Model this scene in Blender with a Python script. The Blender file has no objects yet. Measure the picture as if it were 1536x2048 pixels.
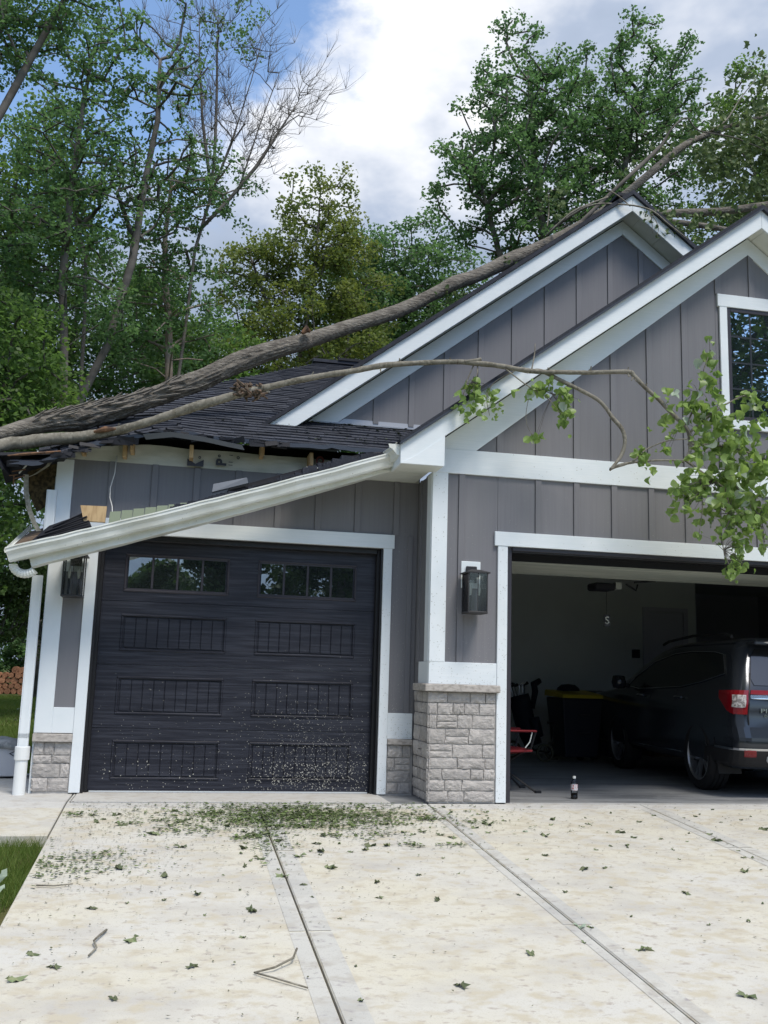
import bpy, math, random
import numpy as np
from mathutils import Vector, Matrix, noise, Euler

S = bpy.context.scene
COL = S.collection
R = math.radians
random.seed(7)

# ------------------------------------------------------------------ camera
cam = bpy.data.cameras.new('camera'); co = bpy.data.objects.new('camera', cam); COL.objects.link(co)
pit, yaw, rol = R(9.6), R(11.8), R(1.72)
fw = Vector((math.sin(yaw)*math.cos(pit), math.cos(yaw)*math.cos(pit), math.sin(pit)))
r0 = Vector((math.cos(yaw), -math.sin(yaw), 0)); u0 = r0.cross(fw)
rt = math.cos(rol)*r0 + math.sin(rol)*u0; up = -math.sin(rol)*r0 + math.cos(rol)*u0
M = Matrix((rt, up, -fw)).transposed().to_4x4(); M.translation = Vector((-3.135, -9.056, 1.141))
co.matrix_world = M
cam.sensor_fit = 'VERTICAL'; cam.sensor_height = 24; cam.lens = 24*1950/2048
cam.clip_end = 2000; cam.clip_start = .05
S.camera = co

# ------------------------------------------------------------------ light
SUN_EL, SUN_AZ = R(60), R(158)          # azimuth clockwise from +Y (north)
sd = Vector((math.sin(SUN_AZ)*math.cos(SUN_EL), math.cos(SUN_AZ)*math.cos(SUN_EL), math.sin(SUN_EL)))
sl = bpy.data.lights.new('sun', 'SUN'); sl.energy = 1.9; sl.angle = R(17); sl.color = (1, .935, .84)
so = bpy.data.objects.new('sun', sl); COL.objects.link(so)
so.rotation_euler = (-sd).to_track_quat('-Z', 'Y').to_euler()
world = bpy.data.worlds.new('World'); S.world = world; world.use_nodes = True
wt = world.node_tree; wt.nodes.clear()
def wn(t, **k):
    n = wt.nodes.new(t)
    for a, b in k.items(): setattr(n, a, b)
    return n
L = wt.links.new
def wmath(op, a, b=None, clamp=False):
    n = wn('ShaderNodeMath', operation=op); n.use_clamp = clamp
    for i, v in enumerate((a, b)):
        if v is None: continue
        if isinstance(v, (int, float)): n.inputs[i].default_value = v
        else: L(v, n.inputs[i])
    return n.outputs[0]
out = wn('ShaderNodeOutputWorld')
sky = wn('ShaderNodeTexSky', sky_type='NISHITA'); sky.sun_disc = False
sky.sun_elevation = SUN_EL; sky.sun_rotation = SUN_AZ; sky.air_density = 1.2; sky.dust_density = .6; sky.ozone_density = 3.5
bg1 = wn('ShaderNodeBackground'); bg1.inputs[1].default_value = .145; L(sky.outputs[0], bg1.inputs[0])
tc = wn('ShaderNodeTexCoord'); dirv = tc.outputs['Generated']
mp = wn('ShaderNodeMapping'); mp.inputs['Scale'].default_value = (1, 1, 1.7); L(dirv, mp.inputs[0])
def wnoise(scale, detail, rough=.55, off=0):
    n = wn('ShaderNodeTexNoise'); n.inputs['Scale'].default_value = scale; n.inputs['Detail'].default_value = detail
    n.inputs['Roughness'].default_value = rough
    m = wn('ShaderNodeVectorMath', operation='ADD'); m.inputs[1].default_value = (off, off*.7, -off); L(mp.outputs[0], m.inputs[0]); L(m.outputs[0], n.inputs['Vector'])
    return n.outputs['Fac']
def blob(v, rad, wob, soft):            # 1 inside a patch of sky around direction v
    d = wn('ShaderNodeVectorMath', operation='DISTANCE'); L(dirv, d.inputs[0]); d.inputs[1].default_value = Vector(v).normalized()
    a = wmath('ADD', d.outputs['Value'], wmath('MULTIPLY', wmath('SUBTRACT', wob, .5), .34))
    r = wn('ShaderNodeMapRange', interpolation_type='SMOOTHSTEP'); L(a, r.inputs[0])
    r.inputs[1].default_value = rad+soft; r.inputs[2].default_value = rad-soft; r.inputs[3].default_value = 0; r.inputs[4].default_value = 1
    return r.outputs[0]
n_edge = wnoise(5.5, 9, .58)
n_big = wnoise(2.3, 6, .5, 3.3)
n_mid = wnoise(6.0, 5, .5, 7.1)
blue = blob((-.10, .80, .60), .21, n_edge, .035)
blue2 = blob((.62, .74, .40), .10, n_edge, .12)
wht = blob((.55, .62, .62), .22, n_edge, .18)
blue3 = blob((-.55, .3, .75), .4, n_edge, .05)
blue4 = blob((.30, -.80, .55), .5, n_edge, .06)
bm = wmath('MAXIMUM', wmath('MAXIMUM', blue, wmath('MULTIPLY', blue2, .55)), wmath('MAXIMUM', blue3, blue4), True)
cr = wn('ShaderNodeValToRGB'); e = cr.color_ramp.elements
e[0].position = .44; e[0].color = (.30, .37, .49, 1); e[1].position = .65; e[1].color = (.90, .91, .94, 1)
el = cr.color_ramp.elements.new(.54); el.color = (.40, .47, .60, 1)
rim = blob((.09, .80, .60), .18, n_edge, .13)   # sun-facing shoulder of the big cumulus
sepz = wn('ShaderNodeSeparateXYZ'); L(dirv, sepz.inputs[0]); elv = wmath('MULTIPLY', wmath('SUBTRACT', sepz.outputs[2], .56), .62)
cf = wmath('ADD', elv, wmath('ADD', wmath('ADD', wmath('MULTIPLY', n_big, .62), wmath('MULTIPLY', n_mid, .36)), wmath('MULTIPLY', wmath('MAXIMUM', rim, wmath('MULTIPLY', wht, .55)), .14)))
L(cf, cr.inputs[0])
bg2 = wn('ShaderNodeBackground'); bg2.inputs[1].default_value = .76; L(cr.outputs[0], bg2.inputs[0])
mx = wn('ShaderNodeMixShader'); L(bm, mx.inputs[0]); L(bg2.outputs[0], mx.inputs[1]); L(bg1.outputs[0], mx.inputs[2]); L(mx.outputs[0], out.inputs[0])
S.view_settings.view_transform = 'Standard'; S.view_settings.look = 'None'; S.view_settings.gamma = 1
S.view_settings.use_curve_mapping = False; S.view_settings.exposure = .70
S.render.engine = 'CYCLES'
S.cycles.max_bounces = 7; S.cycles.diffuse_bounces = 4; S.cycles.transparent_max_bounces = 8
S.cycles.sample_clamp_indirect = 6

# ------------------------------------------------------------------ materials
def mat(name, col, rough=.6, spec=.4, metal=0, noise_=None, grain=None, bump=None, var=0, tint=None, transl=0, extra=None):
    """noise_=(scale, colour2, lo, hi); grain=(scale xyz, colour2, amount); bump=(scale xyz, strength, distance)"""
    m = bpy.data.materials.new(name); m.use_nodes = True; nt = m.node_tree; N = nt.nodes; K = nt.links.new
    b = N['Principled BSDF']; o = N['Material Output']
    b.inputs['Roughness'].default_value = rough; b.inputs['Metallic'].default_value = metal
    b.inputs['Specular IOR Level'].default_value = spec
    geo = N.new('ShaderNodeNewGeometry'); pos = geo.outputs['Position']
    rgb = N.new('ShaderNodeRGB'); rgb.outputs[0].default_value = (*col, 1); cur = rgb.outputs[0]
    def mixc(a, c2, fac):
        x = N.new('ShaderNodeMix'); x.data_type = 'RGBA'
        K(a, x.inputs[6]); x.inputs[7].default_value = (*c2, 1)
        if isinstance(fac, float): x.inputs[0].default_value = fac
        else: K(fac, x.inputs[0])
        return x.outputs[2]
    def ntex(sc, detail=5, rough_=.55):
        mpn = N.new('ShaderNodeMapping'); K(pos, mpn.inputs[0])
        mpn.inputs['Scale'].default_value = sc if isinstance(sc, tuple) else (sc, sc, sc)
        t = N.new('ShaderNodeTexNoise'); t.inputs['Scale'].default_value = 1; t.inputs['Detail'].default_value = detail
        t.inputs['Roughness'].default_value = rough_; K(mpn.outputs[0], t.inputs['Vector']); return t.outputs['Fac']
    def mrange(v, lo, hi, a=0., b_=1.):
        r = N.new('ShaderNodeMapRange'); K(v, r.inputs[0]); r.inputs[1].default_value = lo; r.inputs[2].default_value = hi
        r.inputs[3].default_value = a; r.inputs[4].default_value = b_; return r.outputs[0]
    for nz in ([noise_] if isinstance(noise_, tuple) else (noise_ or [])):
        sc, c2, lo, hi = nz[:4]; cur = mixc(cur, c2, mrange(ntex(sc, *(nz[4:5] or [5])), lo, hi))
    if grain: cur = mixc(cur, grain[1], mrange(ntex(grain[0], 4), .42, .62, 0, grain[2]))
    if tint:
        at = N.new('ShaderNodeAttribute'); at.attribute_name = 'tint'
        x = N.new('ShaderNodeMix'); x.data_type = 'RGBA'; K(at.outputs['Fac'], x.inputs[0]); K(cur, x.inputs[6]); x.inputs[7].default_value = (*tint, 1); cur = x.outputs[2]
    if var:
        oi = N.new('ShaderNodeObjectInfo'); hsv = N.new('ShaderNodeHueSaturation')
        K(mrange(oi.outputs['Random'], 0, 1, 1-var, 1+var), hsv.inputs['Value']); K(cur, hsv.inputs['Color']); cur = hsv.outputs[0]
    K(cur, b.inputs['Base Color'])
    if bump:
        bp = N.new('ShaderNodeBump'); bp.inputs['Strength'].default_value = bump[1]; bp.inputs['Distance'].default_value = bump[2]
        K(ntex(bump[0], 6, .6), bp.inputs['Height']); K(bp.outputs[0], b.inputs['Normal'])
    if transl:
        t = N.new('ShaderNodeBsdfTranslucent'); hs = N.new('ShaderNodeHueSaturation'); hs.inputs['Value'].default_value = 1.5; hs.inputs['Saturation'].default_value = 1.1
        K(cur, hs.inputs['Color']); K(hs.outputs[0], t.inputs[0])
        ms = N.new('ShaderNodeMixShader'); ms.inputs[0].default_value = transl; K(b.outputs[0], ms.inputs[1]); K(t.outputs[0], ms.inputs[2]); K(ms.outputs[0], o.inputs[0])
    if extra: extra(m, nt, b, K, ntex, mrange)
    return m
def glass_mat(name, col, mixf, tcol=None):
    m = bpy.data.materials.new(name); m.use_nodes = True; nt = m.node_tree; N = nt.nodes; K = nt.links.new
    b = N['Principled BSDF']; b.inputs['Base Color'].default_value = (*col, 1); b.inputs['Roughness'].default_value = .25; b.inputs['Specular IOR Level'].default_value = .2
    g = N.new('ShaderNodeBsdfGlossy'); g.inputs['Roughness'].default_value = .008; g.inputs[0].default_value = (*(tcol or (.85, .92, 1)), 1)
    geo = N.new('ShaderNodeNewGeometry'); t = N.new('ShaderNodeTexNoise'); t.inputs['Scale'].default_value = 1.6; t.inputs['Detail'].default_value = 1; K(geo.outputs['Position'], t.inputs['Vector'])
    bp = N.new('ShaderNodeBump'); bp.inputs['Strength'].default_value = .05; bp.inputs['Distance'].default_value = .05; K(t.outputs['Fac'], bp.inputs['Height']); K(bp.outputs[0], g.inputs['Normal'])
    ms = N.new('ShaderNodeMixShader'); ms.inputs[0].default_value = mixf; K(b.outputs[0], ms.inputs[1]); K(g.outputs[0], ms.inputs[2]); K(ms.outputs[0], N['Material Output'].inputs[0])
    return m
def clear_glass(name):
    m = bpy.data.materials.new(name); m.use_nodes = True; nt = m.node_tree; N = nt.nodes; K = nt.links.new
    t = N.new('ShaderNodeBsdfTransparent'); t.inputs[0].default_value = (.97, .98, .98, 1); g = N.new('ShaderNodeBsdfGlossy'); g.inputs['Roughness'].default_value = .03
    f = N.new('ShaderNodeFresnel'); f.inputs[0].default_value = 1.4
    ms = N.new('ShaderNodeMixShader'); K(f.outputs[0], ms.inputs[0]); K(t.outputs[0], ms.inputs[1]); K(g.outputs[0], ms.inputs[2]); K(ms.outputs[0], N['Material Output'].inputs[0])
    return m

siding = mat('siding_paint', (.196, .194, .206), .62, .3, noise_=((3, 3, .5), (.170, .172, .182), .35, .75), grain=((60, 60, 1.5), (.170, .166, .182), .5), bump=((120, 120, 4), .25, .002), var=.06)
white = mat('white_trim_paint', (.76, .80, .82), .5, .4, noise_=((2, 2, 2), (.66, .72, .75), .4, .8), bump=((9, 9, 160), .25, .002), grain=((3, 3, 90), (.67, .73, .76), .5), var=.02)
white_v = mat('white_upright_paint', (.76, .80, .82), .5, .4, noise_=((2, 2, 2), (.65, .71, .74), .4, .8), bump=((150, 150, 7), .2, .002))
soffit_m = mat('soffit_vinyl', (.70, .72, .68), .5, .35, noise_=(3, (.60, .62, .57), .4, .7))
gutter_m = mat('gutter_aluminium_paint', (.74, .76, .72), .32, .5, noise_=[((3, 3, 3), (.60, .61, .55), .45, .7), ((40, 40, 40), (.35, .34, .27), .66, .74)])
shingle_m = mat('asphalt_shingle', (.036, .040, .053), .85, .25, noise_=[((90, 90, 90), (.075, .08, .10), .5, .72), ((5, 5, 5), (.024, .027, .036), .45, .7)], bump=((160, 160, 160), .5, .004), var=.26)
under_m = mat('dark_underlay_and_shade', (.012, .013, .018), .6, .3)  # near-black: roof felt, and the shade painted under the broken eave
metal_dark = mat('dark_drip_edge', (.03, .034, .044), .35, .5)
ply = mat('weathered_plywood', (.16, .115, .075), .8, .2, noise_=((3, 30, 3), (.08, .055, .04), .4, .65))
wood_new = mat('pale_framing_lumber', (.52, .37, .20), .7, .3, noise_=((30, 30, 4), (.36, .23, .11), .45, .65))
wrap_m = mat('house_wrap', (.52, .53, .48), .45, .4, noise_=((2, 2, 8), (.40, .42, .38), .4, .65), bump=((4, 4, 9), .5, .02))
ink = mat('dark_print', (.05, .055, .075), .6)
redink = mat('red_print', (.22, .06, .05), .6)
def door_extra(m, nt, b, K, ntex, mrange):
    K(mrange(ntex((5, 5, 130), 4), .3, .7, .34, .62), b.inputs['Roughness'])
door_m = mat('dark_woodgrain_steel', (.011, .012, .020), .48, .36, noise_=[((2.2, 2, 60), (.040, .043, .058), .42, .74, 8)], bump=((3, 3, 75), .5, .004), extra=door_extra)
black_trim = mat('black_weather_strip', (.012, .012, .014), .45, .4, noise_=((60, 60, 60), (.1, .1, .1), .70, .76))
groove = mat('groove_black', (.006, .006, .009), .6)
stone_m = mat('ledge_stone', (.43, .405, .38), .82, .25, noise_=[((7, 7, 9), (.35, .33, .315), .4, .68), ((30, 30, 45), (.52, .49, .46), .52, .72)], bump=((38, 38, 60), .8, .012), var=.13)
cap_m = mat('stone_sill', (.47, .435, .40), .8, .25, noise_=((22, 22, 40), (.27, .245, .22), .45, .7), bump=((45, 45, 90), .6, .008))
mortar = mat('mortar', (.46, .44, .415), .95, .1, bump=((80, 80, 80), .5, .005))
win_glass = glass_mat('window_glass', (.012, .02, .024), .62, (.62, .72, .82))
door_glass = glass_mat('garage_door_glass', (.012, .016, .016), .42, (.72, .82, .9))
frame_m = mat('dark_bronze_frame', (.035, .032, .04), .4, .4)
leafA = mat('maple_leaves', (.135, .215, .060), .5, .35, tint=(.085, .155, .052), transl=.55)
leafB = mat('blue_green_leaves', (.120, .205, .078), .5, .35, tint=(.078, .148, .064), transl=.55)
leafY = mat('olive_yellow_leaves', (.185, .215, .058), .5, .3, tint=(.115, .165, .050), transl=.44)
leafD = mat('dark_leaves', (.055, .09, .032), .55, .25, tint=(.08, .125, .04), transl=.35)
leafN = mat('broken_branch_leaves', (.235, .335, .10), .42, .45, tint=(.15, .235, .065), transl=.42, var=.2)
leafP = mat('pale_leaf_underside', (.33, .40, .31), .6, .3, transl=.2, var=.12)
leafG = mat('fallen_leaf_green', (.13, .17, .085), .6, .3, tint=(.17, .185, .10), var=.35)
litter_m = mat('leaf_litter', (.16, .22, .08), .7, .2, tint=(.055, .075, .035), transl=.1)
bark = mat('furrowed_bark', (.25, .23, .20), .9, .15, noise_=[((5, 5, 5), (.14, .127, .112), .4, .66), ((26, 26, 26), (.28, .26, .225), .5, .75)], bump=((12, 55, 55), 1., .03), grain=((6, 40, 40), (.07, .062, .054), .6))
bark_s = mat('smooth_grey_bark', (.21, .195, .16), .8, .2, noise_=[((9, 9, 9), (.12, .11, .085), .42, .66), ((34, 34, 34), (.28, .265, .22), .5, .7), ((60, 8, 8), (.09, .08, .06), .62, .7)], bump=((40, 40, 40), .4, .006))
bark_t = mat('standing_tree_bark', (.15, .138, .125), .9, .15, noise_=((1.2, 1.2, 4), (.085, .078, .07), .4, .65), bump=((8, 8, 3), .8, .03))
bark_p = mat('peeling_pale_bark', (.30, .245, .20), .9, .15, noise_=((1.4, 1.4, 3), (.16, .13, .11), .4, .65), bump=((8, 8, 3), .8, .03))
torn = mat('torn_wood', (.17, .095, .055), .8, .2, noise_=(14, (.06, .04, .03), .45, .65))

# ------------------------------------------------------------------ mesh helpers
class MB:
    def __init__(s): s.v = []; s.f = []
    def add(s, vs, fs):
        n = len(s.v); s.v += [tuple(p) for p in vs]; s.f += [tuple(i+n for i in f) for f in fs]; return s
    def box(s, x0, x1, y0, y1, z0, z1):
        return s.add([(x0,y0,z0),(x1,y0,z0),(x1,y1,z0),(x0,y1,z0),(x0,y0,z1),(x1,y0,z1),(x1,y1,z1),(x0,y1,z1)],
                     [(0,3,2,1),(4,5,6,7),(0,1,5,4),(1,2,6,5),(2,3,7,6),(3,0,4,7)])
    def prism(s, pts, axis, a, b):
        """polygon pts (2-D) extruded along an axis between a and b; pts are (x,z) for 'y', (y,z) for 'x', (x,y) for 'z'"""
        def P(p, t): return (p[0], t, p[1]) if axis == 'y' else (t, p[0], p[1]) if axis == 'x' else (p[0], p[1], t)
        n = len(pts); vs = [P(p, a) for p in pts] + [P(p, b) for p in pts]
        ar = sum(pts[i][0]*pts[(i+1) % n][1]-pts[(i+1) % n][0]*pts[i][1] for i in range(n))
        fl = (ar > 0) ^ (axis == 'y')
        f = [tuple(range(n))[::-1], tuple(range(n, 2*n))] + [(i, (i+1) % n, n+(i+1) % n, n+i) for i in range(n)]
        if not fl: f = [q[::-1] for q in f]
        if (b < a): f = [q[::-1] for q in f]
        return s.add(vs, f)
    def tube(s, pts, rads, seg=8, cap=True, disp=None):
        pts = [Vector(p) for p in pts]; n = len(pts); base = len(s.v); vs = []; nrm = None
        for i, p in enumerate(pts):
            t = (pts[min(i+1, n-1)]-pts[max(i-1, 0)]).normalized()
            if nrm is None: nrm = t.cross(Vector((0, 0, 1)) if abs(t.z) < .9 else Vector((1, 0, 0))).normalized()
            nrm = (nrm-t*nrm.dot(t)).normalized(); b = t.cross(nrm); r = rads[i] if hasattr(rads, '__len__') else rads
            for k in range(seg):
                a = 2*math.pi*k/seg; d = nrm*math.cos(a)+b*math.sin(a)
                rr = r*(1+disp(i, k, p+d*r)) if disp else r
                vs.append(p+d*rr)
        fs = [(i*seg+k, i*seg+(k+1) % seg, (i+1)*seg+(k+1) % seg, (i+1)*seg+k) for i in range(n-1) for k in range(seg)]
        if cap: fs += [tuple(range(seg))[::-1], tuple((n-1)*seg+k for k in range(seg))]
        return s.add(vs, fs)
    def lathe(s, prof, c=(0, 0, 0), seg=20):
        n = len(prof); vs = [(c[0]+r*math.cos(2*math.pi*k/seg), c[1]+r*math.sin(2*math.pi*k/seg), c[2]+z) for r, z in prof for k in range(seg)]
        fs = [(i*seg+k, i*seg+(k+1) % seg, (i+1)*seg+(k+1) % seg, (i+1)*seg+k) for i in range(n-1) for k in range(seg)]
        return s.add(vs, fs)
    def mesh(s, name, m, smooth=False):
        me = bpy.data.meshes.new(name); me.from_pydata(s.v, [], s.f); me.update()
        for q in (m if isinstance(m, (list, tuple)) else [m]): me.materials.append(q)
        if smooth: me.polygons.foreach_set('use_smooth', [True]*len(me.polygons))
        return me
    def build(s, name, m, parent=None, smooth=False, loc=None, rot=None, **kw):
        o = bpy.data.objects.new(name, s.mesh(name, m, smooth)); COL.objects.link(o)
        if parent is not None: o.parent = parent
        if loc is not None: o.location = loc
        if rot is not None: o.rotation_euler = rot
        for k, v in kw.items():
            if v is not None: o[k] = v
        return o
def bevel(o, w=.004, seg=1):
    b = o.modifiers.new('bevel', 'BEVEL'); b.width = w; b.segments = seg; b.limit_method = 'ANGLE'; return o
def empty(name, loc=(0, 0, 0), rz=0, **kw):
    o = bpy.data.objects.new(name, None); COL.objects.link(o); o.location = loc; o.rotation_euler = (0, 0, rz); o.empty_display_size = .1
    for k, v in kw.items(): o[k] = v
    return o
def inst(name, me, parent=None, loc=(0, 0, 0), rot=(0, 0, 0), sc=(1, 1, 1), **kw):
    o = bpy.data.objects.new(name, me); COL.objects.link(o); o.location = loc; o.rotation_euler = rot; o.scale = sc
    if parent is not None: o.parent = parent
    for k, v in kw.items(): o[k] = v
    return o
def box(name, x0, x1, y0, y1, z0, z1, m, parent=None, bev=0, **kw):
    o = MB().box(x0, x1, y0, y1, z0, z1).build(name, m, parent, **kw)
    if bev: bevel(o, bev)
    return o
def np_mesh(name, verts, faces_per, nv, m, tint=None, parent=None, smooth=False, **kw):
    """verts (N,nv,3) -> N polygons of nv corners each"""
    n = verts.shape[0]; me = bpy.data.meshes.new(name)
    me.vertices.add(n*nv); me.vertices.foreach_set('co', verts.reshape(-1).astype(np.float32))
    me.loops.add(n*nv); me.loops.foreach_set('vertex_index', np.arange(n*nv, dtype=np.int32))
    me.polygons.add(n); me.polygons.foreach_set('loop_start', np.arange(0, n*nv, nv, dtype=np.int32))
    me.update(calc_edges=True)
    if tint is not None:
        a = me.attributes.new('tint', 'FLOAT', 'FACE'); a.data.foreach_set('value', tint.astype(np.float32))
    me.materials.append(m)
    o = bpy.data.objects.new(name, me); COL.objects.link(o)
    if parent is not None: o.parent = parent
    for k, v in kw.items(): o[k] = v
    return o
def text_mesh(name, body, size, m, parent, loc, rot, ext=.002, align='CENTER', **kw):
    c = bpy.data.curves.new(name, 'FONT'); c.body = body; c.size = size; c.extrude = ext; c.align_x = align; c.align_y = 'CENTER'; c.offset = kw.pop('off', 0); c.resolution_u = 3
    t = bpy.data.objects.new('tmp_text', c); COL.objects.link(t); bpy.context.view_layer.update()
    me = bpy.data.meshes.new_from_object(t.evaluated_get(bpy.context.evaluated_depsgraph_get())); me.name = name
    COL.objects.unlink(t); bpy.data.objects.remove(t); me.materials.clear(); me.materials.append(m)
    return inst(name, me, parent, loc, rot, **kw)

# ================================================================== GROUND
SLOPE = .07
def gz(y): return SLOPE*y if y < 0 else 0.
def concrete_extra(m, nt, b, K, ntex, mrange): pass
def conc(name, base, c2, c3):
    return mat(name, base, .8, .25, noise_=[((.8, 1.5, 1), c2, .36, .66, 5), ((1.9, 2.6, 1.9), c3, .47, .70, 9), ((7, 9, 7), (base[0]*.86, base[1]*.83, base[2]*.80), .50, .64, 7), ((18, 24, 18), (base[0]*.66, base[1]*.62, base[2]*.66), .575, .72, 7), ((150, 150, 150), (base[0]*.72, base[1]*.72, base[2]*.72), .58, .72, 3)],
               bump=((22, 40, 22), .35, .006))
conc_a = conc('stamped_concrete', (.545, .520, .430), (.53, .522, .485), (.44, .425, .39))
conc_b = conc('joint_border_concrete', (.51, .505, .475), (.50, .495, .47), (.44, .435, .42))
conc_c = conc('border_band_concrete', (.48, .478, .448), (.505, .50, .462), (.39, .388, .37))
joint_m = mat('joint_dark', (.07, .065, .05), .95, .1)
# terrain sheet out to the horizon
def terr(x, y):
    z = -.05
    if y < 0: z += SLOPE*y if y > -14 else SLOPE*-14
    return z
xs = [-400, -150, -60, -30, -20, -12, -8, -6, -4, 0, 6, 12, 20, 40, 120, 400]; ys = [-400, -150, -60, -30, -14, -8, -4, -1.2, 0, 3, 8, 14, 20, 30, 45, 80, 200, 600]
g = MB(); g.add([(x, y, terr(x, y)-.03) for y in ys for x in xs], [(j*len(xs)+i, j*len(xs)+i+1, (j+1)*len(xs)+i+1, (j+1)*len(xs)+i) for j in range(len(ys)-1) for i in range(len(xs)-1)])
lawn_m = mat('lawn_ground', (.055, .085, .018), .95, .1, noise_=[((.8, .8, .8), (.13, .12, .055), .45, .62), ((5, 5, 5), (.03, .055, .012), .5, .7)], bump=((30, 30, 30), .8, .04))
g.build('ground', lawn_m, kind='structure')
drv = empty('driveway', (0, 0, 0), kind='structure')
XJ = [-3.955, -2.325, -.757, 1.365, 3.0, 4.9, 7.5]; YJ = [-.02, -.235, -1.72, -3.47, -5.6, -8.2, -12.5]
def slab(name, x0, x1, y0, y1, m, dz=0., th=.12, par=drv):
    g_ = .006; x0 += g_; x1 -= g_; y0 += g_*.8; y1 -= g_*.8
    z0, z1 = gz(y0)+dz, gz(y1)+dz; b = .005
    MB().add([(x0,y0,z0-th),(x1,y0,z0-th),(x1,y1,z1-th),(x0,y1,z1-th),(x0,y0,z0-b),(x1,y0,z0-b),(x1,y1,z1-b),(x0,y1,z1-b),
              (x0+b,y0+b,z0),(x1-b,y0+b,z0),(x1-b,y1-b,z1),(x0+b,y1-b,z1)],
             [(0,1,5,4),(1,2,6,5),(2,3,7,6),(3,0,4,7),(4,5,9,8),(5,6,10,9),(6,7,11,10),(7,4,8,11),(8,9,10,11)]).build(name, m, par)
for i in range(len(XJ)-1):
    for j in range(len(YJ)-1):
        slab('concrete_slab', XJ[i], XJ[i+1], YJ[j+1], YJ[j], conc_a if j else conc_b)
slab('concrete_slab', -6.5, XJ[0], -1.22, -.235, conc_a); slab('concrete_slab', -6.5, XJ[0], -.235, 0, conc_b); slab('concrete_slab', -6.5, XJ[0], 0, 2.35, conc_b); slab('concrete_slab', XJ[0], -3.925, .0, .58, conc_b)
bed = MB(); bed.add([(-6.45, -12.4, gz(-12.4)-.03), (7.4, -12.4, gz(-12.4)-.03), (7.4, 0, -.03), (-6.45, 0, -.03)], [(0, 1, 2, 3)]); bed.v[0] = (-3.94, -12.4, gz(-12.4)-.03); bed.v[3] = (-3.94, 0, -.03)
bed.build('joint_filler', joint_m, drv)
MB().add([(-6.4,-1.2,gz(-1.2)-.03),(-3.96,-1.2,gz(-1.2)-.03),(-3.96,2.3,-.03),(-6.4,2.3,-.03)], [(0,1,2,3)]).build('joint_filler', joint_m, drv)
# hand-trowelled border bands beside the long joints (a 4 mm skim proud of the slabs)
for x in XJ[1:4]:
    for sgn in (-1, 1):
        for j in range(1, 5):
            y1, y0 = YJ[j]-.012, YJ[j+1]+.012; xa, xb = sorted((x+sgn*.012, x+sgn*(.10 if sgn < 0 else .135)*(1 if x != -.757 else .75)))
            MB().add([(xa,y0,gz(y0)+.0022),(xb,y0,gz(y0)+.0022),(xb,y1,gz(y1)+.0022),(xa,y1,gz(y1)+.0022)], [(0,1,2,3)]).build('border_band', conc_c, drv)
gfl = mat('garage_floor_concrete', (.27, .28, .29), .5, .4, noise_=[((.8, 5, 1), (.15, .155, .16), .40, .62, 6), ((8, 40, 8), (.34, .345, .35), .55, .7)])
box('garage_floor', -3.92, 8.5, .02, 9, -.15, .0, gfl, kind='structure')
box('door_threshold', -.0, 5.48, -.018, .018, -.1, .004, conc_b, kind='structure')
box('door_threshold', -3.92, -1.10, .0, .68, -.1, .004, conc_b, kind='structure')
box('foundation_edge', -.74, 6.2, .02, .12, -.2, -.002, joint_m, kind='structure')

# ================================================================== HOUSE
house = empty('house', (1, 1, 0), label='grey board and batten garage with white trim and a broken left roof', category='house')
def H(o):      # keep world coordinates for children of the house
    return o
house.location = (0, 0, 0)
GX, GZ0, PS = 2.734, 6.0, .742
def gab(x): return GZ0-PS*abs(x-GX)                # soffit line on the front gable
BX = [.289+.4075*k for k in range(-3, 16)]
fwall = MB(); fwall.prism([(-.74,0),(-.002,0),(-.002,2.44),(5.482,2.44),(5.482,0),(6.24,0),(6.24,3.4),(GX,5.98),(-.74,3.4)], 'y', .0, .12)
fw_o = fwall.build('front_wall', siding, house)
wy = -.012
def panel(x0, x1, zb, ztf, par, yf, th=.010, name='siding_panel', m=None):
    MB().prism([(x0, zb), (x1, zb), (x1, ztf(x1)), (x0, ztf(x0))], 'y', yf-th, yf+.001).build(name, m or siding, par)
def batten(x, zb, ztf, par, yf, w=.062):
    x0, x1 = x, x+w
    o = MB().prism([(x0, zb), (x1, zb), (x1, ztf(x1)), (x0, ztf(x0))], 'y', yf-.026, yf-.0115).build('batten', siding, par); bevel(o, .002)
def strip_of_siding(xa, xb, zb, ztf, par, yf, bx):
    cuts = [xa]+[b for b in bx if xa+.02 < b < xb-.02]+[xb]
    for a, b in zip(cuts, cuts[1:]): panel(a+.0015, b-.0015, zb, ztf, par, yf)
    for b in bx:
        if xa < b < xb-.05: batten(b, zb, ztf, par, yf)
c = lambda v: (lambda x: v)
# header strip between garage door and band
strip_of_siding(-.617, -.1, 1.30, c(3.13), fw_o, 0, [-.118-.405+.02])
strip_of_siding(-.1, 5.6, 2.58, c(3.13), fw_o, 0, BX)
strip_of_siding(5.6, 6.1, 1.30, c(3.13), fw_o, 0, BX)
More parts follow.
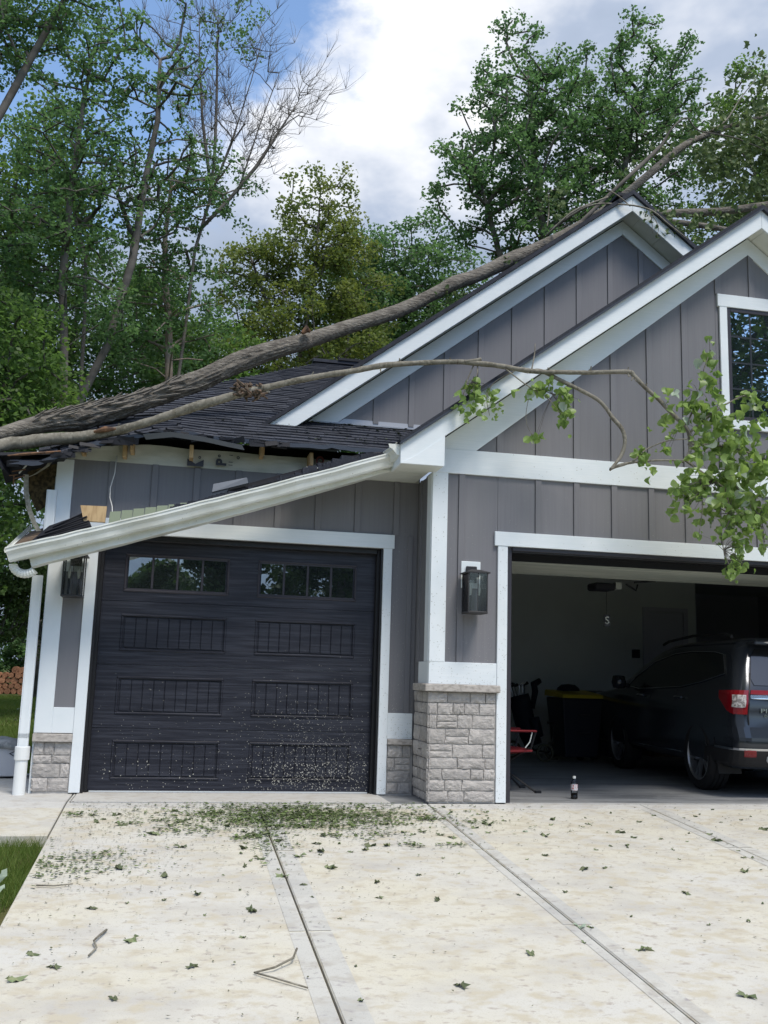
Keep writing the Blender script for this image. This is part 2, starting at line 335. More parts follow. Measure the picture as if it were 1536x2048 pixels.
# gable field around the window
fz = lambda x: gab(x)-.17
lo = -.35
for a in [k for k in range(len(BX))]:
    pass
cuts = [-.30]+[b for b in BX if b > -.25]
for a, b in zip(cuts, cuts[1:]):
    if b > 5.9: break
    if b <= 2.36 or a >= 3.1: panel(a+.0015, b-.0015, 3.375, lambda x: max(3.38, fz(x)), fw_o, 0)
    else:
        panel(a+.0015, b-.0015, 5.2, fz, fw_o, 0); panel(a+.0015, b-.0015, 3.375, c(3.86), fw_o, 0)
        if a < 2.36: panel(a+.0015, 2.36, 3.86, c(5.2), fw_o, 0)
        if b > 3.1: panel(3.1, b-.0015, 3.86, c(5.2), fw_o, 0)
for b in BX:
    if b < -.12 or b > 5.6: continue
    if 2.3 < b < 3.09: batten(b, 5.32, fz, fw_o, 0); batten(b, 3.375, c(3.85), fw_o, 0)
    else: batten(b, 3.375, fz, fw_o, 0)
# white boards on the front wall
T = lambda *a, **k: box(*a[:-1], a[-1], fw_o, bev=.003, **k)
def tr(name, x0, x1, z0, z1, proud=.030, yf=0., par=None, m=white, back=.001): return box(name, x0, x1, yf-proud, yf+back, z0, z1, m, par or fw_o, bev=.003)
tr('band_board', -.772, 6.24, 3.13, 3.373, .034)
tr('corner_board', -.772, -.617, 1.30, 3.13, .030, m=white_v)
tr('skirt_board', -.772, -.1, 1.092, 1.30, .028)
tr('door_casing', -.1, 0, .01, 2.44, .036, m=white_v); tr('door_casing', 5.48, 5.58, .01, 2.44, .036, m=white_v)
tr('door_header', -.134, 5.614, 2.44, 2.58, .042)
# frieze boards
def rake_poly(x0, x1, zt, zb, off=0): return [(x0, zb(x0)), (x1, zb(x1)), (x1, zt(x1)), (x0, zt(x0))]
for xa, xb in ((-.34, GX), (GX, 5.8)):
    zt = lambda x: gab(x)-.002; zb_ = lambda x: max(3.374, gab(x)-.187)
    if xa < GX: pts = [(-.585, 3.374), (-.335, 3.374), (GX, gab(GX)-.187), (GX, gab(GX)-.002), (-.80, gab(-.80)-.002), (-.80, 3.374)]
    else: pts = [(GX, gab(GX)-.187), (5.80, 3.374), (6.2, 3.374), (6.2, gab(6.2)-.002), (GX, gab(GX)-.002)]
    bevel(MB().prism(pts, 'y', -.030, .001).build('frieze_board', white, fw_o), .003)
# roof of the front gable: fascia, soffit panels, shingled slopes
froof = MB()
OX0, OX1 = -1.163, 6.631
def fas(x): return 6.206-PS*abs(x-GX)
ft = .05
sl_pts = lambda s: [(GX, 6.208), (OX0 if s < 0 else OX1, fas(OX0)+.002), ((OX0-.02) if s < 0 else (OX1+.02), fas(OX0)+ft-.008), (GX, 6.208+ft)]
fr = MB().prism(sl_pts(-1), 'y', -.335, 1.40).build('front_gable_roof', shingle_m, house)
MB().prism(sl_pts(1), 'y', -.335, 1.40).build('roof_slope', shingle_m, fr)
rim_o = MB().prism([(OX0-.01, fas(OX0)-.01), (GX, 6.196), (GX, 6.216), (OX0-.014, fas(OX0)+.012)], 'y', -.342, -.30).build('drip_edge', metal_dark, fr)
bevel(MB().prism([(OX0, 3.13), (-.735, 3.13), (-.735, 6.0-PS*(GX+.735)), (GX, 6.0), (GX, 6.205), (OX0, fas(OX0)-.001)], 'y', -.30, -.275).build('rake_fascia', white, fr), .003)
bevel(MB().prism([(GX+.002, 6.0), (6.2, 6.0-PS*(6.2-GX)), (6.2, 3.13), (OX1, 3.13), (OX1, fas(OX1)-.001), (GX+.002, 6.205)], 'y', -.30, -.275).build('rake_fascia', white, fr), .003)
bevel(MB().prism([(-.735, 3.131), (-.733, 3.43), (-.735, 6.0-PS*(GX+.735)+.0), (-1.0, 3.225), (-1.163, 3.131)], 'y', -.307, -.3005).build('return_board', white, fr), .001)
for k in range(24):       # vented soffit panels climbing the rake
    x0 = -.70+k*.29
    if x0 > 6.1: break
    x1 = x0+.286
    for a, b in (((x0, x1),) if not x0 < GX < x1 else ((x0, GX), (GX, x1))):
        MB().prism([(a, gab(a)+.012), (b, gab(b)+.012), (b, gab(b)+.022), (a, gab(a)+.022)], 'y', -.275, .0).build('soffit_panel', soffit_m, fr)
# boxed return and level soffit at the left corner
for k in range(4): box('soffit_panel', OX0+.004, -.74, -.274+k*.07, -.208+k*.07, 3.131, 3.142, soffit_m, fr)
for k in range(8):
    y0 = 0+k*.075
    box('soffit_panel', -1.16+.0, -.80, y0+.006, y0+.072, 3.133, 3.142, soffit_m, fr)
for k in range(7):
    x1 = -1.163-k*.12
    box('soffit_panel', x1-.117, x1, .10, .585, 3.131-.004*k, 3.141-.004*k, soffit_m, fr)
box('side_fascia', OX0-.0, OX0+.02, -.274, .10, 3.13, 3.31, white, fr)
# return wall (faces left, X=-0.77)
rw = MB().box(-.745, -.70, .12, .6, 0, 3.13).build('return_wall', siding, house)
box('corner_board', -.778, -.7465, .0, .15, 1.30, 3.13, white_v, rw, bev=.003)
box('skirt_board', -.776, -.7465, .002, .36, 1.092, 1.30, white_v, rw, bev=.003)
box('siding_panel', -.757, -.7455, .15, .598, 1.095, 3.13, siding, rw)
for y in (.17, .42): box('batten', -.771, -.757, y, y+.06, 1.30, 3.13, siding, rw)
# left wall (Y=0.6)
LY = .6
lw = MB().prism([(-4.32,0),(-3.9,0),(-3.9,2.43),(-1.115,2.43),(-1.115,0),(-.745,0),(-.745,3.30),(-4.32,3.30)], 'y', LY, LY+.12).build('left_wall', siding, house)
LBX = [-4.265+.4055*k for k in range(10)]
strip_of_siding(-4.19, -.76, 2.571, c(3.13), lw, LY, LBX)
panel(-4.19, -4.0, .775, c(2.43), lw, LY); panel(-4.19, -3.9, 2.43, c(2.571), lw, LY)
strip_of_siding(-1.025, -.76, .79, c(2.571), lw, LY, [])
batten(-.86, .79, c(2.57), lw, LY, .05)
def tl(name, x0, x1, z0, z1, proud=.030, m=white_v): return box(name, x0, x1, LY-proud, LY+.001, z0, z1, m, lw, bev=.003)
tl('corner_board', -4.345, -4.19, .542, 3.12); tl('skirt_board', -4.19, -4.0, .542, .775, .028)
tl('door_casing', -4.0, -3.90, .01, 2.43, .036); tl('door_casing', -1.115, -1.025, .01, 2.43, .036)
tl('door_header', -4.03, -1.005, 2.43, 2.571, .042, white); tl('skirt_board', -1.025, -.772, .54, .79, .028, white)
box('side_corner_board', -4.352, -4.3245, LY+.002, LY+.14, .0, 3.12, white_v, lw)
MB().box(-4.32, -4.22, LY+.12, 6.6, 0, 3.3).build('side_wall', siding, house)
# house wrap above the siding, with print
nx = 90; wv = []; wf = []
for i in range(nx+1):
    x = -4.33+3.57*i/nx
    for j in range(7):
        tpz = 3.31+.03*noise.noise(Vector((x*1.6, 0, 3)))
        if x < -3.6: tpz = 3.31-.10*((-3.6-x)/.73)**1.2
        z = 3.128+(tpz-3.128)*j/6
        y = LY-.016-.020*(noise.noise(Vector((x*3, z*5, 1)))+.5)*(j/6)-.010*noise.noise(Vector((x*11+z*6, z*9, 4)))*(j/6)
        wv.append((x, y, z))
wf = [(i*7+j, (i+1)*7+j, (i+1)*7+j+1, i*7+j+1) for i in range(nx) for j in range(6)]
wr = MB(); wr.add(wv, wf); wro = wr.build('house_wrap', wrap_m, house, smooth=True)
PRT = (R(90), R(-90), 0)
def wtext(s, x, z, size, m, off=.006): text_mesh('printed_letter', s, size, m, wro, (x, LY-.062, z), (R(90), 0, 0) if m is None else Euler((R(90), R(-90), 0)), ext=.001, off=off)
MB().prism([(-3.125,3.134),(-3.045,3.134),(-3.045,3.158),(-3.125,3.205)], 'y', LY-.063, LY-.060).build('printed_letter', ink, wro); MB().prism([(-3.045,3.134),(-2.965,3.134),(-2.965,3.205),(-3.045,3.158)], 'y', LY-.063, LY-.060).build('printed_letter', ink, wro); wtext('P', -2.79, 3.19, .135, ink)
wtext('o', -3.01, 3.225, .05, ink, .002); wtext('o', -2.82, 3.255, .05, ink, .002); wtext('i', -2.70, 3.27, .05, ink, .001); wtext('o', -2.635, 3.25, .06, ink, .001)
wtext('11', -2.70, 3.185, .06, ink, 0); wtext('DO', -1.805, 3.245, .11, redink, .004); wtext('DO', -1.805, 3.245, .085, ink, 0)
box('sill_plate', -4.3, -.77, LY+.0, LY+.1, 3.27, 3.31, ply, lw)
box('attic_shade_board', -4.3, -.9, LY+.25, LY+.27, 3.1, 3.46, under_m, lw)  # near-black sheet paints the darkness of the open attic cavity
for x in (-3.62, -3.03, -2.43, -1.843):
    o = box('rafter_tail', x-.019, x+.019, .38, .62, 3.24, 3.365, wood_new, lw, bev=.002); o.rotation_euler = (0, R(random.uniform(-1.5, 1.5)), 0)
for x in (-4.1, -3.72): box('rafter_tail', x-.019, x+.019, .45, .62, 3.16, 3.28, wood_new, lw)
# ---------------------------------------------------------------- stone veneer
def stone_mesh(seed):
    rnd = random.Random(seed); nx_, nz_ = 7, 4; vs = []; fs = []
    hs = [[0]*(nz_+1) for _ in range(nx_+1)]
    for i in range(nx_+1):
        for j in range(nz_+1):
            u, v = i/nx_-.5, j/nz_-.5
            edge = min(i, nx_-i, j*1.4, (nz_-j)*1.4); d = -1.0 if edge > 0 else -.62
            d += .35*noise.noise(Vector((u*3+seed*5, v*4, seed))) + (rnd.uniform(-.16, .16) if edge > 0 else rnd.uniform(-.1, .08))
            du = rnd.uniform(-.030, .008) if i in (0, nx_) else rnd.uniform(-.02, .02); dv = rnd.uniform(-.055, .01) if j in (0, nz_) else rnd.uniform(-.03, .03)
            su = 1 if u > 0 else -1; sv = 1 if v > 0 else -1
            vs.append((u+su*du, d, v+sv*dv))
    n = len(vs)
    for (u, dd, v) in list(vs): vs.append((u, 0, v))
    id_ = lambda i, j: i*(nz_+1)+j
    for i in range(nx_):
        for j in range(nz_): fs.append((id_(i, j), id_(i+1, j), id_(i+1, j+1), id_(i, j+1)))
    ring = [id_(i, 0) for i in range(nx_)]+[id_(nx_, j) for j in range(nz_)]+[id_(i, nz_) for i in range(nx_, 0, -1)]+[id_(0, j) for j in range(nz_, 0, -1)]
    for a, b in zip(ring, ring[1:]+ring[:1]): fs.append((a, a+n, b+n, b))
    mb = MB(); mb.add(vs, fs); return mb.mesh('stone', stone_m)
STONES = [stone_mesh(k) for k in range(14)]
rs = random.Random(3)
def veneer(par, x0, x1, z0, z1, yf, side=False, xs_=None, big=.26):
    z = z0
    while z < z1-.02:
        h = rs.choice((.075, .10, .11, .125, .145)); 
        if z1-(z+h) < .06: h = z1-z
        x = x0; first = True
        while x < x1-.01:
            w = rs.choice((rs.uniform(.09, .16), rs.uniform(.16, big*1.15)))*(.62 if side else 1)
            if first: w *= rs.choice((.7, 1, 1.2)); first = False
            if x1-(x+w) < .075: w = x1-x
            if h > .12 and w > .15 and rs.random() < .28:
                for hh, zz in ((h*.48, z), (h*.52, z+h*.48)): stone(par, x, w, zz, hh, yf, side)
            else: stone(par, x, w, z, h, yf, side)
            x += w
        z += h
def stone(par, x, w, z, h, yf, side):
    dep = rs.uniform(.013, .025); g2 = .005
    if not side: inst('stone', rs.choice(STONES), par, (x+w/2, yf, z+h/2), (0, 0, 0), ((w-g2)*rs.choice((1, -1)), dep, (h-g2)))
    else: inst('stone', rs.choice(STONES), par, (yf, x+w/2, z+h/2), (0, 0, R(-90)), ((w-g2), dep, (h-g2)))
pier = box('stone_pier', -.742, -.1, -.012, .12, 0, 1.02, mortar, house)
box('mortar_back', -.744, -.70, -.011, .598, 0, 1.02, mortar, pier)
veneer(pier, -.775, -.105, .015, 1.02, -.012); veneer(pier, -.04, .56, .015, 1.02, -.744, side=True)
capb = MB(); capb.box(-.815, -.078, -.085, .001, 1.023, 1.092); bevel(capb.build('stone_cap', cap_m, pier), .008, 2)
bevel(MB().box(-.815, -.7455, .001, .42, 1.023, 1.092).build('stone_cap', cap_m, pier), .008, 2)
p2 = box('stone_pier', -1.02, -.76, LY-.012, LY+.01, 0, .49, mortar, house); veneer(p2, -1.02, -.775, .015, .485, LY-.012)
bevel(box('stone_cap', -1.022, -.775, LY-.065, LY+.001, .487, .538, cap_m, p2), .006, 2)
p3 = box('stone_pier', -4.32, -4.0, LY-.012, LY+.01, 0, .48, mortar, house); veneer(p3, -4.335, -4.005, .02, .462, LY-.012, big=.24)
bevel(box('stone_cap', -4.35, -4.0, LY-.065, LY+.001, .464, .536, cap_m, p3), .006, 2)
p4 = box('stone_pier', 5.58, 6.25, -.012, .12, 0, 1.02, mortar, house); veneer(p4, 5.585, 6.25, .015, 1.02, -.012)
box('stone_cap', 5.58, 6.28, -.085, .001, 1.023, 1.092, cap_m, p4)
box('skirt_board', 5.58, 6.24, -.028, .001, 1.092, 1.30, white, fw_o); box('corner_board', 6.09, 6.24, -.03, .001, 1.30, 3.13, white, fw_o)

# ---------------------------------------------------------------- upper gable
UY, UX, UZ = 1.35, 1.915, 6.745
ug = lambda x: UZ-.757*abs(x-UX)
ru = lambda y: 3.38+.48*(y-.28)                  # left roof plane
uw = MB().prism([(-1.95, 3.86), (4.6, 3.86), (4.6, ug(4.6)), (UX, UZ), (-1.95, ug(-1.95))], 'y', UY, UY+.12).build('upper_gable_wall', siding, house)
UB = [-.717+.4053*k for k in range(-3, 14)]
uz = lambda x: max(3.93, ug(x)-.16)
cuts = [-1.55]+[b for b in UB if b > -1.5]
for a, b in zip(cuts, cuts[1:]): panel(a+.0015, b-.0015, 3.925, uz, uw, UY)
for b in UB:
    if b > -1.5 and b < 4.8: batten(b, 3.925, uz, uw, UY)
bevel(MB().prism([(-1.79, 3.90), (-1.53, 3.90), (UX, UZ-.178), (UX, UZ-.002), (-1.86, ug(-1.86)-.002)], 'y', UY-.03, UY+.001).build('frieze_board', white, uw), .003)
bevel(MB().prism([(UX, UZ-.178), (4.6, ug(4.6)-.178), (4.6, ug(4.6)-.002), (UX, UZ-.002)], 'y', UY-.03, UY+.001).build('frieze_board', white, uw), .003)
MB().prism([(UY-.06, ru(UY)-.01), (UY+.0, ru(UY)-.01), (UY+.0, ru(UY)+.065), (UY-.014, ru(UY)+.065), (UY-.02, ru(UY)+.012), (UY-.06, ru(UY)+.004)], 'x', -1.80, 2.0).build('roof_flashing', mat('grey_flashing', (.30, .31, .33), .4, .5, metal=.3), uw)
uft = 6.945; YU = 1.05; UL = -2.36; uf = lambda x: uft-.757*abs(x-UX)
up_ = lambda s: [(UX, uft+.002), (UL if s < 0 else 5.5, uf(UL) if s < 0 else uf(5.5)), (UL-.05 if s < 0 else 5.5, uf(UL)+.012 if s < 0 else uf(5.5)+.055), (UX, uft+.058)]
uroof = MB().prism(up_(-1), 'y', YU-.035, 8).build('upper_gable_roof', shingle_m, house)
MB().prism(up_(1), 'y', YU-.035, 8).build('roof_slope', shingle_m, uroof)
bevel(MB().prism([(UL+.03, uf(UL+.03)), (UL+.32, uf(UL+.03)-.0), (UX, uft-.20), (UX, uft)], 'y', YU, YU+.025).build('rake_fascia', white, uroof), .003)
bevel(MB().prism([(UX+.002, uft-.20), (4.8, uf(4.8)-.20), (4.8, uf(4.8)), (UX+.002, uft)], 'y', YU, YU+.025).build('rake_fascia', white, uroof), .003)
for k in range(26):
    x0 = -2.02+k*.27; x1 = x0+.266
    if x0 > 4.6: break
    for a, b in (((x0, x1),) if not x0 < UX < x1 else ((x0, UX), (UX, x1))):
        MB().prism([(a, ug(a)+.012), (b, ug(b)+.012), (b, ug(b)+.022), (a, ug(a)+.022)], 'y', YU+.025, UY).build('soffit_panel', soffit_m, uroof)
box('ridge_vent', UX-.14, UX+.14, YU+.1, 8, uft+.035, uft+.075, under_m, uroof)

# ---------------------------------------------------------------- left hip roof with shingles, dented by the trunk
EX, EY, EZ = -4.74, .28, 3.38
def sag(x, y):
    t = max(0, min(1, (-3.25-x)/1.2)); s1 = -(.27*t**1.3+.10*max(0, min(1, (-4.0-x)/.5)))*max(0, 1-(y-.28)/2.2)
    b = .035*math.exp(-((x+3.35)/.28)**2-((y-.3)/.4)**2)
    return s1+b
def roofz(x, y): return EZ+.48*(y-EY)+sag(x, y)
def hipx(y): return EX+.1+(3.52/5.62)*(y-EY)
def urx(y): return UL+.02 if y > YU else None
nu, nv_ = 60, 40; vs = []
for j in range(nv_+1):
    y = EY+.005+(5.9-EY)*j/nv_; xl = hipx(y); xr = 2.2
    for i in range(nu+1): x = xl+(xr-xl)*i/nu; vs.append((x, y, roofz(x, y)-.012))
lr = MB(); lr.add(vs, [(j*(nu+1)+i, j*(nu+1)+i+1, (j+1)*(nu+1)+i+1, (j+1)*(nu+1)+i) for j in range(nv_) for i in range(nu)])
lroof = lr.build('left_roof', under_m, house); lroof['label'] = 'dark shingled hip roof pressed down under the trunk'  # deep shade on the plywood underside is put into this near-black colour
sm = lroof.modifiers.new('thick', 'SOLIDIFY'); sm.thickness = .022; sm.offset = -1
# left slope of the hip
MB().add([(EX+.1, EY, roofz(EX, EY)-.02), (-1.12, 5.9, 6.05), (-1.12, 7.5, 6.05), (EX+.1, 9, 3.3)], [(0, 1, 2, 3)]).build('roof_slope', shingle_m, lroof)
box('ridge_cap', -1.25, 1.0, 5.82, 5.98, 6.08, 6.13, shingle_m, lroof)
box('ridge_vent', -.85, .6, 5.80, 6.0, 6.13, 6.17, under_m, lroof)
sh = MB(); sh.add([(-.5,0,0),(.5,0,0),(.5,1,0),(-.5,1,0),(-.5,0,1),(.5,0,1),(.5,1,.4),(-.5,1,.4)], [(4,5,6,7),(0,1,5,4),(1,2,6,5),(3,0,4,7)])
shm = sh.mesh('shingle', shingle_m)
rows = []; y = EY-.03; rr = random.Random(5); cnt = 0; rest = MB(); pitch = math.atan(.48); ex = .132*math.cos(pitch)
row = 0
while y < 5.85:
    xl = hipx(max(y, EY))-.0; x = xl+rr.uniform(-.25, 0)
    if y < YU+.25: xr_ = -.70+(.0 if y < .6 else .0)
    else: xr_ = UX-(uft-ru(y))/.757+.15
    while x < xr_:
        w = rr.choice((.16, .22, .28, .34)); xa, xb = max(x, xl), min(x+w, xr_)
        if xb-xa > .03:
            xm = (xa+xb)/2; yy = y+rr.uniform(-.0012, .0012); th = rr.choice((.012, .014, .017, .019))
            zz = roofz(xm, yy)+.001; sx = (roofz(xb, yy)-roofz(xa, yy))/(xb-xa); py_ = math.atan((roofz(xm, yy+.14)-roofz(xm, yy))/.14)-.03
            vis = not (y > 3.4 and xm < -3)
            if cnt < 290 and y < 2.6:
                inst('shingle', shm, lroof, (xm, yy, zz), (py_, -math.atan(sx), 0), (xb-xa-.002, .155, th)); cnt += 1
            else:
                Mx = Matrix.LocRotScale(Vector((xm, yy, zz)), Euler((py_, -math.atan(sx), 0)), Vector((xb-xa-.002, .155, th)))
                rest.add([Mx @ Vector(q) for q in sh.v], sh.f)
        x += w
    y += ex; row += 1
rest.build('shingle_field', shingle_m, lroof, kind='stuff')
# bent drip edge / lifted lip of sheathing along the broken eave
edge = []
for i in range(60):
    x = -4.72+i*(4.0/59); edge.append((x, EY-.045, roofz(x, EY)-.022+ .022*noise.noise(Vector((x*5, 0, 0)))+.012*noise.noise(Vector((x*17, 3, 0)))))
for i, (a, b) in enumerate(zip(edge, edge[1:])): pass
ed = MB(); ed.add([q for p in edge for q in ((p[0], p[1], p[2]-.02), (p[0], p[1]+.004, p[2]+.022), (p[0], p[1]+.07, p[2]+.0))], [(3*i+k, 3*i+3+k, 3*i+4+k, 3*i+1+k) for i in range(59) for k in (0, 1)]); ed.build('drip_edge', metal_dark, lroof)
for i in range(34):
    x = rr.uniform(-4.70, -2.2); w = rr.uniform(.04, .13); z = roofz(x, EY)-.02
    MB().box(-w, w, -.006, .0, -rr.uniform(.02, .07), .0).build('torn_shingle_tab', under_m, lroof, loc=(x, EY-.047, z+.01), rot=(rr.uniform(-.5, .5), rr.gauss(0, .12), rr.gauss(0, .2)))
flap = MB()
fp = [(-3.55, .20, 3.335), (-3.30, .18, 3.375), (-3.0, .19, 3.355), (-2.78, .20, 3.325), (-2.62, .20, 3.305)]
flap.add([q for p in fp for q in (p, (p[0]+.03, p[1]+.02, p[2]-.045))], [(2*i, 2*i+1, 2*i+3, 2*i+2) for i in range(4)]); fo = flap.build('bent_edge_strip', mat('bent_steel_strip', (.10, .115, .14), .3, .5, metal=.5), lroof); fo.modifiers.new('t', 'SOLIDIFY').thickness = .004

# ---------------------------------------------------------------- broken left corner
for x, zt, zb, y in ((.62, 4.63, 4.43, -.3015),): pass
bc = empty('broken_eave_corner', (-4.5, .5, 3.1), label='torn dark eave corner with hanging strips at far left of the house', category='roof debris')
def bcb(mb, name, m, **k):
    mb.v = [(p[0]+4.5, p[1]-.5, p[2]-3.1) for p in mb.v]; return mb.build(name, m, bc, **k)
q = MB(); q.add([(-4.84,.25,3.07),(-4.20,.28,3.14),(-4.30,.60,3.12),(-4.83,.75,2.90)], [(0,1,2,3)]); o = bcb(q, 'sheathing_flap', under_m); o.modifiers.new('t', 'SOLIDIFY').thickness = .03
q = MB(); q.add([(-4.85,.24,3.09),(-4.77,.26,2.92),(-4.72,.5,2.90),(-4.80,.6,3.0)], [(0,1,2,3)]); o = bcb(q, 'folded_shingle_edge', under_m); o.modifiers.new('t', 'SOLIDIFY').thickness = .02
q = MB(); q.tube([(-4.74,.22,3.04),(-4.60,.22,3.065),(-4.45,.23,3.09),(-4.28,.24,3.12)], [.006,.014,.013,.01], 5); bcb(q, 'splintered_lath', torn)
q = MB(); q.add([(-4.62,.62,3.15),(-4.34,.60,3.2),(-4.34,.64,2.72),(-4.50,.66,2.60),(-4.60,.66,2.8)], [(0,1,2,3,4)]); o = bcb(q, 'exposed_insulation', mat('brown_insulation', (.10, .075, .04), .95, .1, noise_=(25, (.035, .028, .018), .4, .6))); o.modifiers.new('t', 'SOLIDIFY').thickness = .02
strip_m = mat('grey_strip', (.33, .32, .27), .6, .3, noise_=(20, (.2, .19, .15), .4, .6))
def ribbon(pts, w, name, m, tw=0):
    q = MB(); n = len(pts); vs = []
    for i, p in enumerate(pts):
        a = tw*i/(n-1); d = Vector((math.cos(a), math.sin(a)*.6, math.sin(a)*.5))*w/2; vs += [Vector(p)-d, Vector(p)+d]
    q.add(vs, [(2*i, 2*i+1, 2*i+3, 2*i+2) for i in range(n-1)]); o = bcb(q, name, m); o.modifiers.new('t', 'SOLIDIFY').thickness = .003
ribbon([(-4.36,.5,3.14),(-4.42,.48,3.02),(-4.52,.46,2.93),(-4.62,.46,2.88),(-4.70,.46,2.84)], .035, 'hanging_strip', strip_m, 1.2)
ribbon([(-4.60,.45,2.92),(-4.585,.46,2.75),(-4.55,.48,2.6),(-4.50,.5,2.48),(-4.45,.52,2.40)], .045, 'hanging_strip', strip_m, .5)
q = MB(); q.tube([(-4.50,.38,3.14),(-4.58,.40,3.02),(-4.66,.42,2.92)], .007, 5); bcb(q, 'hanging_rod', gutter_m)
q = MB()
for a, b in (((-4.72,.4,2.93),(-4.60,.4,2.96)),((-4.74,.4,2.89),(-4.66,.38,2.90)),((-4.70,.4,2.86),(-4.6,.4,2.9)),((-4.70,.4,2.90),(-4.695,.4,2.80))): q.tube([a, b], .006, 4)
bcb(q, 'broken_staples', torn)

# ---------------------------------------------------------------- fallen gutter
A, B = Vector((-1.13, .10, 3.305)), Vector((-4.63, .0, 2.15))
fg = empty('fallen_gutter', tuple(B), label='white gutter and fascia hanging diagonally down across the top of the black door', category='gutter')
def sweep(prof, P0, P1, name, m, par=fg, up_=Vector((0, 0, 1)), n=60, bend=0., out_=None, smooth=False):
    d = (P1-P0).normalized(); o_ = out_ or d.cross(up_).normalized(); 
    if o_.y > 0 and out_ is None: o_ = -o_
    u = o_.cross(d); u = u if u.z > 0 else -u
    q = MB(); vs = []; k = len(prof)
    for i in range(n+1):
        t = i/n; c0 = P0.lerp(P1, t)+Vector((0, 0, bend*math.sin(math.pi*t)))
        for a, b in prof: vs.append(c0+o_*(a+.006*noise.noise(c0*6+Vector((0, b*9, 0))))+u*(b+.006*noise.noise(c0*5+Vector((a*8, 0, 4))))-B)
    fs = [(i*k+j, i*k+j+1, (i+1)*k+j+1, (i+1)*k+j) for i in range(n) for j in range(k-1)]
    q.add(vs, fs); ob = q.build(name, m, par, smooth=smooth); s_ = ob.modifiers.new('t', 'SOLIDIFY'); s_.thickness = .003; return ob
kprof = [(-.012, .0), (-.012, -.115), (.068, -.115), (.078, -.10), (.088, -.06), (.105, -.038), (.112, -.03), (.112, -.004), (.120, .0), (.120, .008), (.104, .008)]
sweep(kprof, B, A, 'gutter_trough', gutter_m, bend=-.02)
sweep([(-.016, .012), (-.016, -.115), (-.01, -.160), (-.012, -.165), (-.035, -.165)], B+Vector((.16, 0, .02)), A-Vector((.05, 0, 0)), 'fascia_strip', gutter_m, bend=-.02)
sweep([(-.035, -.165), (-.26, -.155)], B+Vector((.16, 0, .02)), A-Vector((.05, 0, 0)), 'soffit_strip', soffit_m, bend=-.02)
# mitre and short level piece at the high end
sweep(kprof, A, Vector((-1.085, -.26, 3.325)), 'gutter_mitre', gutter_m, n=2, out_=Vector((-1, -.1, 0)).normalized())
q = MB(); q.prism([(-1.19, 3.215), (-1.085, 3.215), (-1.085, 3.318), (-1.275, 3.318), (-1.265, 3.285), (-1.235, 3.27)], 'y', -.268, -.262); q.v = [tuple(Vector(p)-B) for p in q.v]; q.build('gutter_end_cap', gutter_m, fg)
d_ = (A-B).normalized(); o_ = Vector((0, -1, 0))
q = MB(); u_ = Vector((-d_.z, 0, d_.x)); q.add([o_*a+u_*b-d_*.002 for a, b in kprof[:-1]], [tuple(range(len(kprof)-1))]); q.build('gutter_end_cap', gutter_m, fg)
# side gutter running back from the fallen end
sweep([(0, 0), (0, -.09), (.07, -.09), (.10, -.03), (.11, 0)], B+Vector((0, .04, 0)), Vector((-4.60, 1.25, 2.55)), 'side_gutter', gutter_m, n=4, out_=Vector((-.3, 0, .1)))
q = MB(); q.add([Vector(p)-B for p in ((-4.62,.04,2.16),(-4.45,.03,2.21),(-4.42,.9,2.50),(-4.58,.9,2.44))], [(0,1,2,3)]); o = q.build('rotten_sheathing', ply, fg); o.modifiers.new('t', 'SOLIDIFY').thickness = .02
# remains of shingled sheathing riding on the fallen eave
def chunk(name, pts, m, th=.02, lab=None):
    q = MB(); q.add([Vector(p)-B for p in pts], [tuple(range(len(pts)))]); o = q.build(name, m, fg); s_ = o.modifiers.new('t', 'SOLIDIFY'); s_.thickness = th
    if lab: o['label'] = lab
    return o
chunk('shingle_slab', [(-4.50,.10,2.20),(-3.93,.08,2.395),(-4.01,.24,2.56),(-4.33,.26,2.42)], under_m, .03, 'dark ribbed shingle piece on the low end')
for k in range(4):
    t = k/4; q = MB(); q.tube([Vector((-4.47+.06*k, .095+.035*k, 2.235+.055*k))-B, Vector((-3.95-.02*k, .08+.035*k, 2.42+.045*k))-B], .009, 5); q.build('shingle_ridge', under_m, fg)
chunk('wood_block', [(-4.02,.16,2.47),(-3.83,.16,2.47),(-3.825,.17,2.62),(-4.06,.17,2.615)], wood_new, .035)
ol = mat('sage_foam_vent', (.27, .31, .22), .8, .2)
for k in range(9):
    x = -3.80+k*.105; z = 2.50+.317*(x+3.80)*.92+.012
    chunk('vent_baffle', [(x, .17+.012*(k % 2), z-.07), (x+.103, .17+.012*(k % 2), z-.04), (x+.103, .18+.012*(k % 2), z+.072-.010*k), (x+.006, .18+.012*(k % 2), z+.062-.010*k)], ol, .008)
chunk('bent_drip_strip', [(-2.88,.06,2.80),(-2.55,.06,2.91),(-2.56,.10,2.97),(-2.87,.10,2.885)], bpy.data.materials['bent_steel_strip'], .02)
q = MB()
for i in range(150):
    t = rr.uniform(.40, .995); P = B.lerp(A, t)-B+Vector((0, .03, .0)); s_ = rr.uniform(.012, .03); h = .035+.09*max(0, 1-abs(t-.83)/.2)
    q.box(P.x-s_*1.6, P.x+s_*1.6, P.y+rr.uniform(-.03, .03), P.y+.1, P.z-.01, P.z+rr.uniform(.3, 1)*h)
q.build('shingle_scraps', shingle_m, fg, kind='stuff')
chunk('shingle_slab', [(-2.75,.07,2.80),(-1.35,.07,3.25),(-1.0,.20,3.37),(-1.4,.26,3.34),(-2.1,.26,3.10),(-2.72,.20,2.87)], under_m, .02)
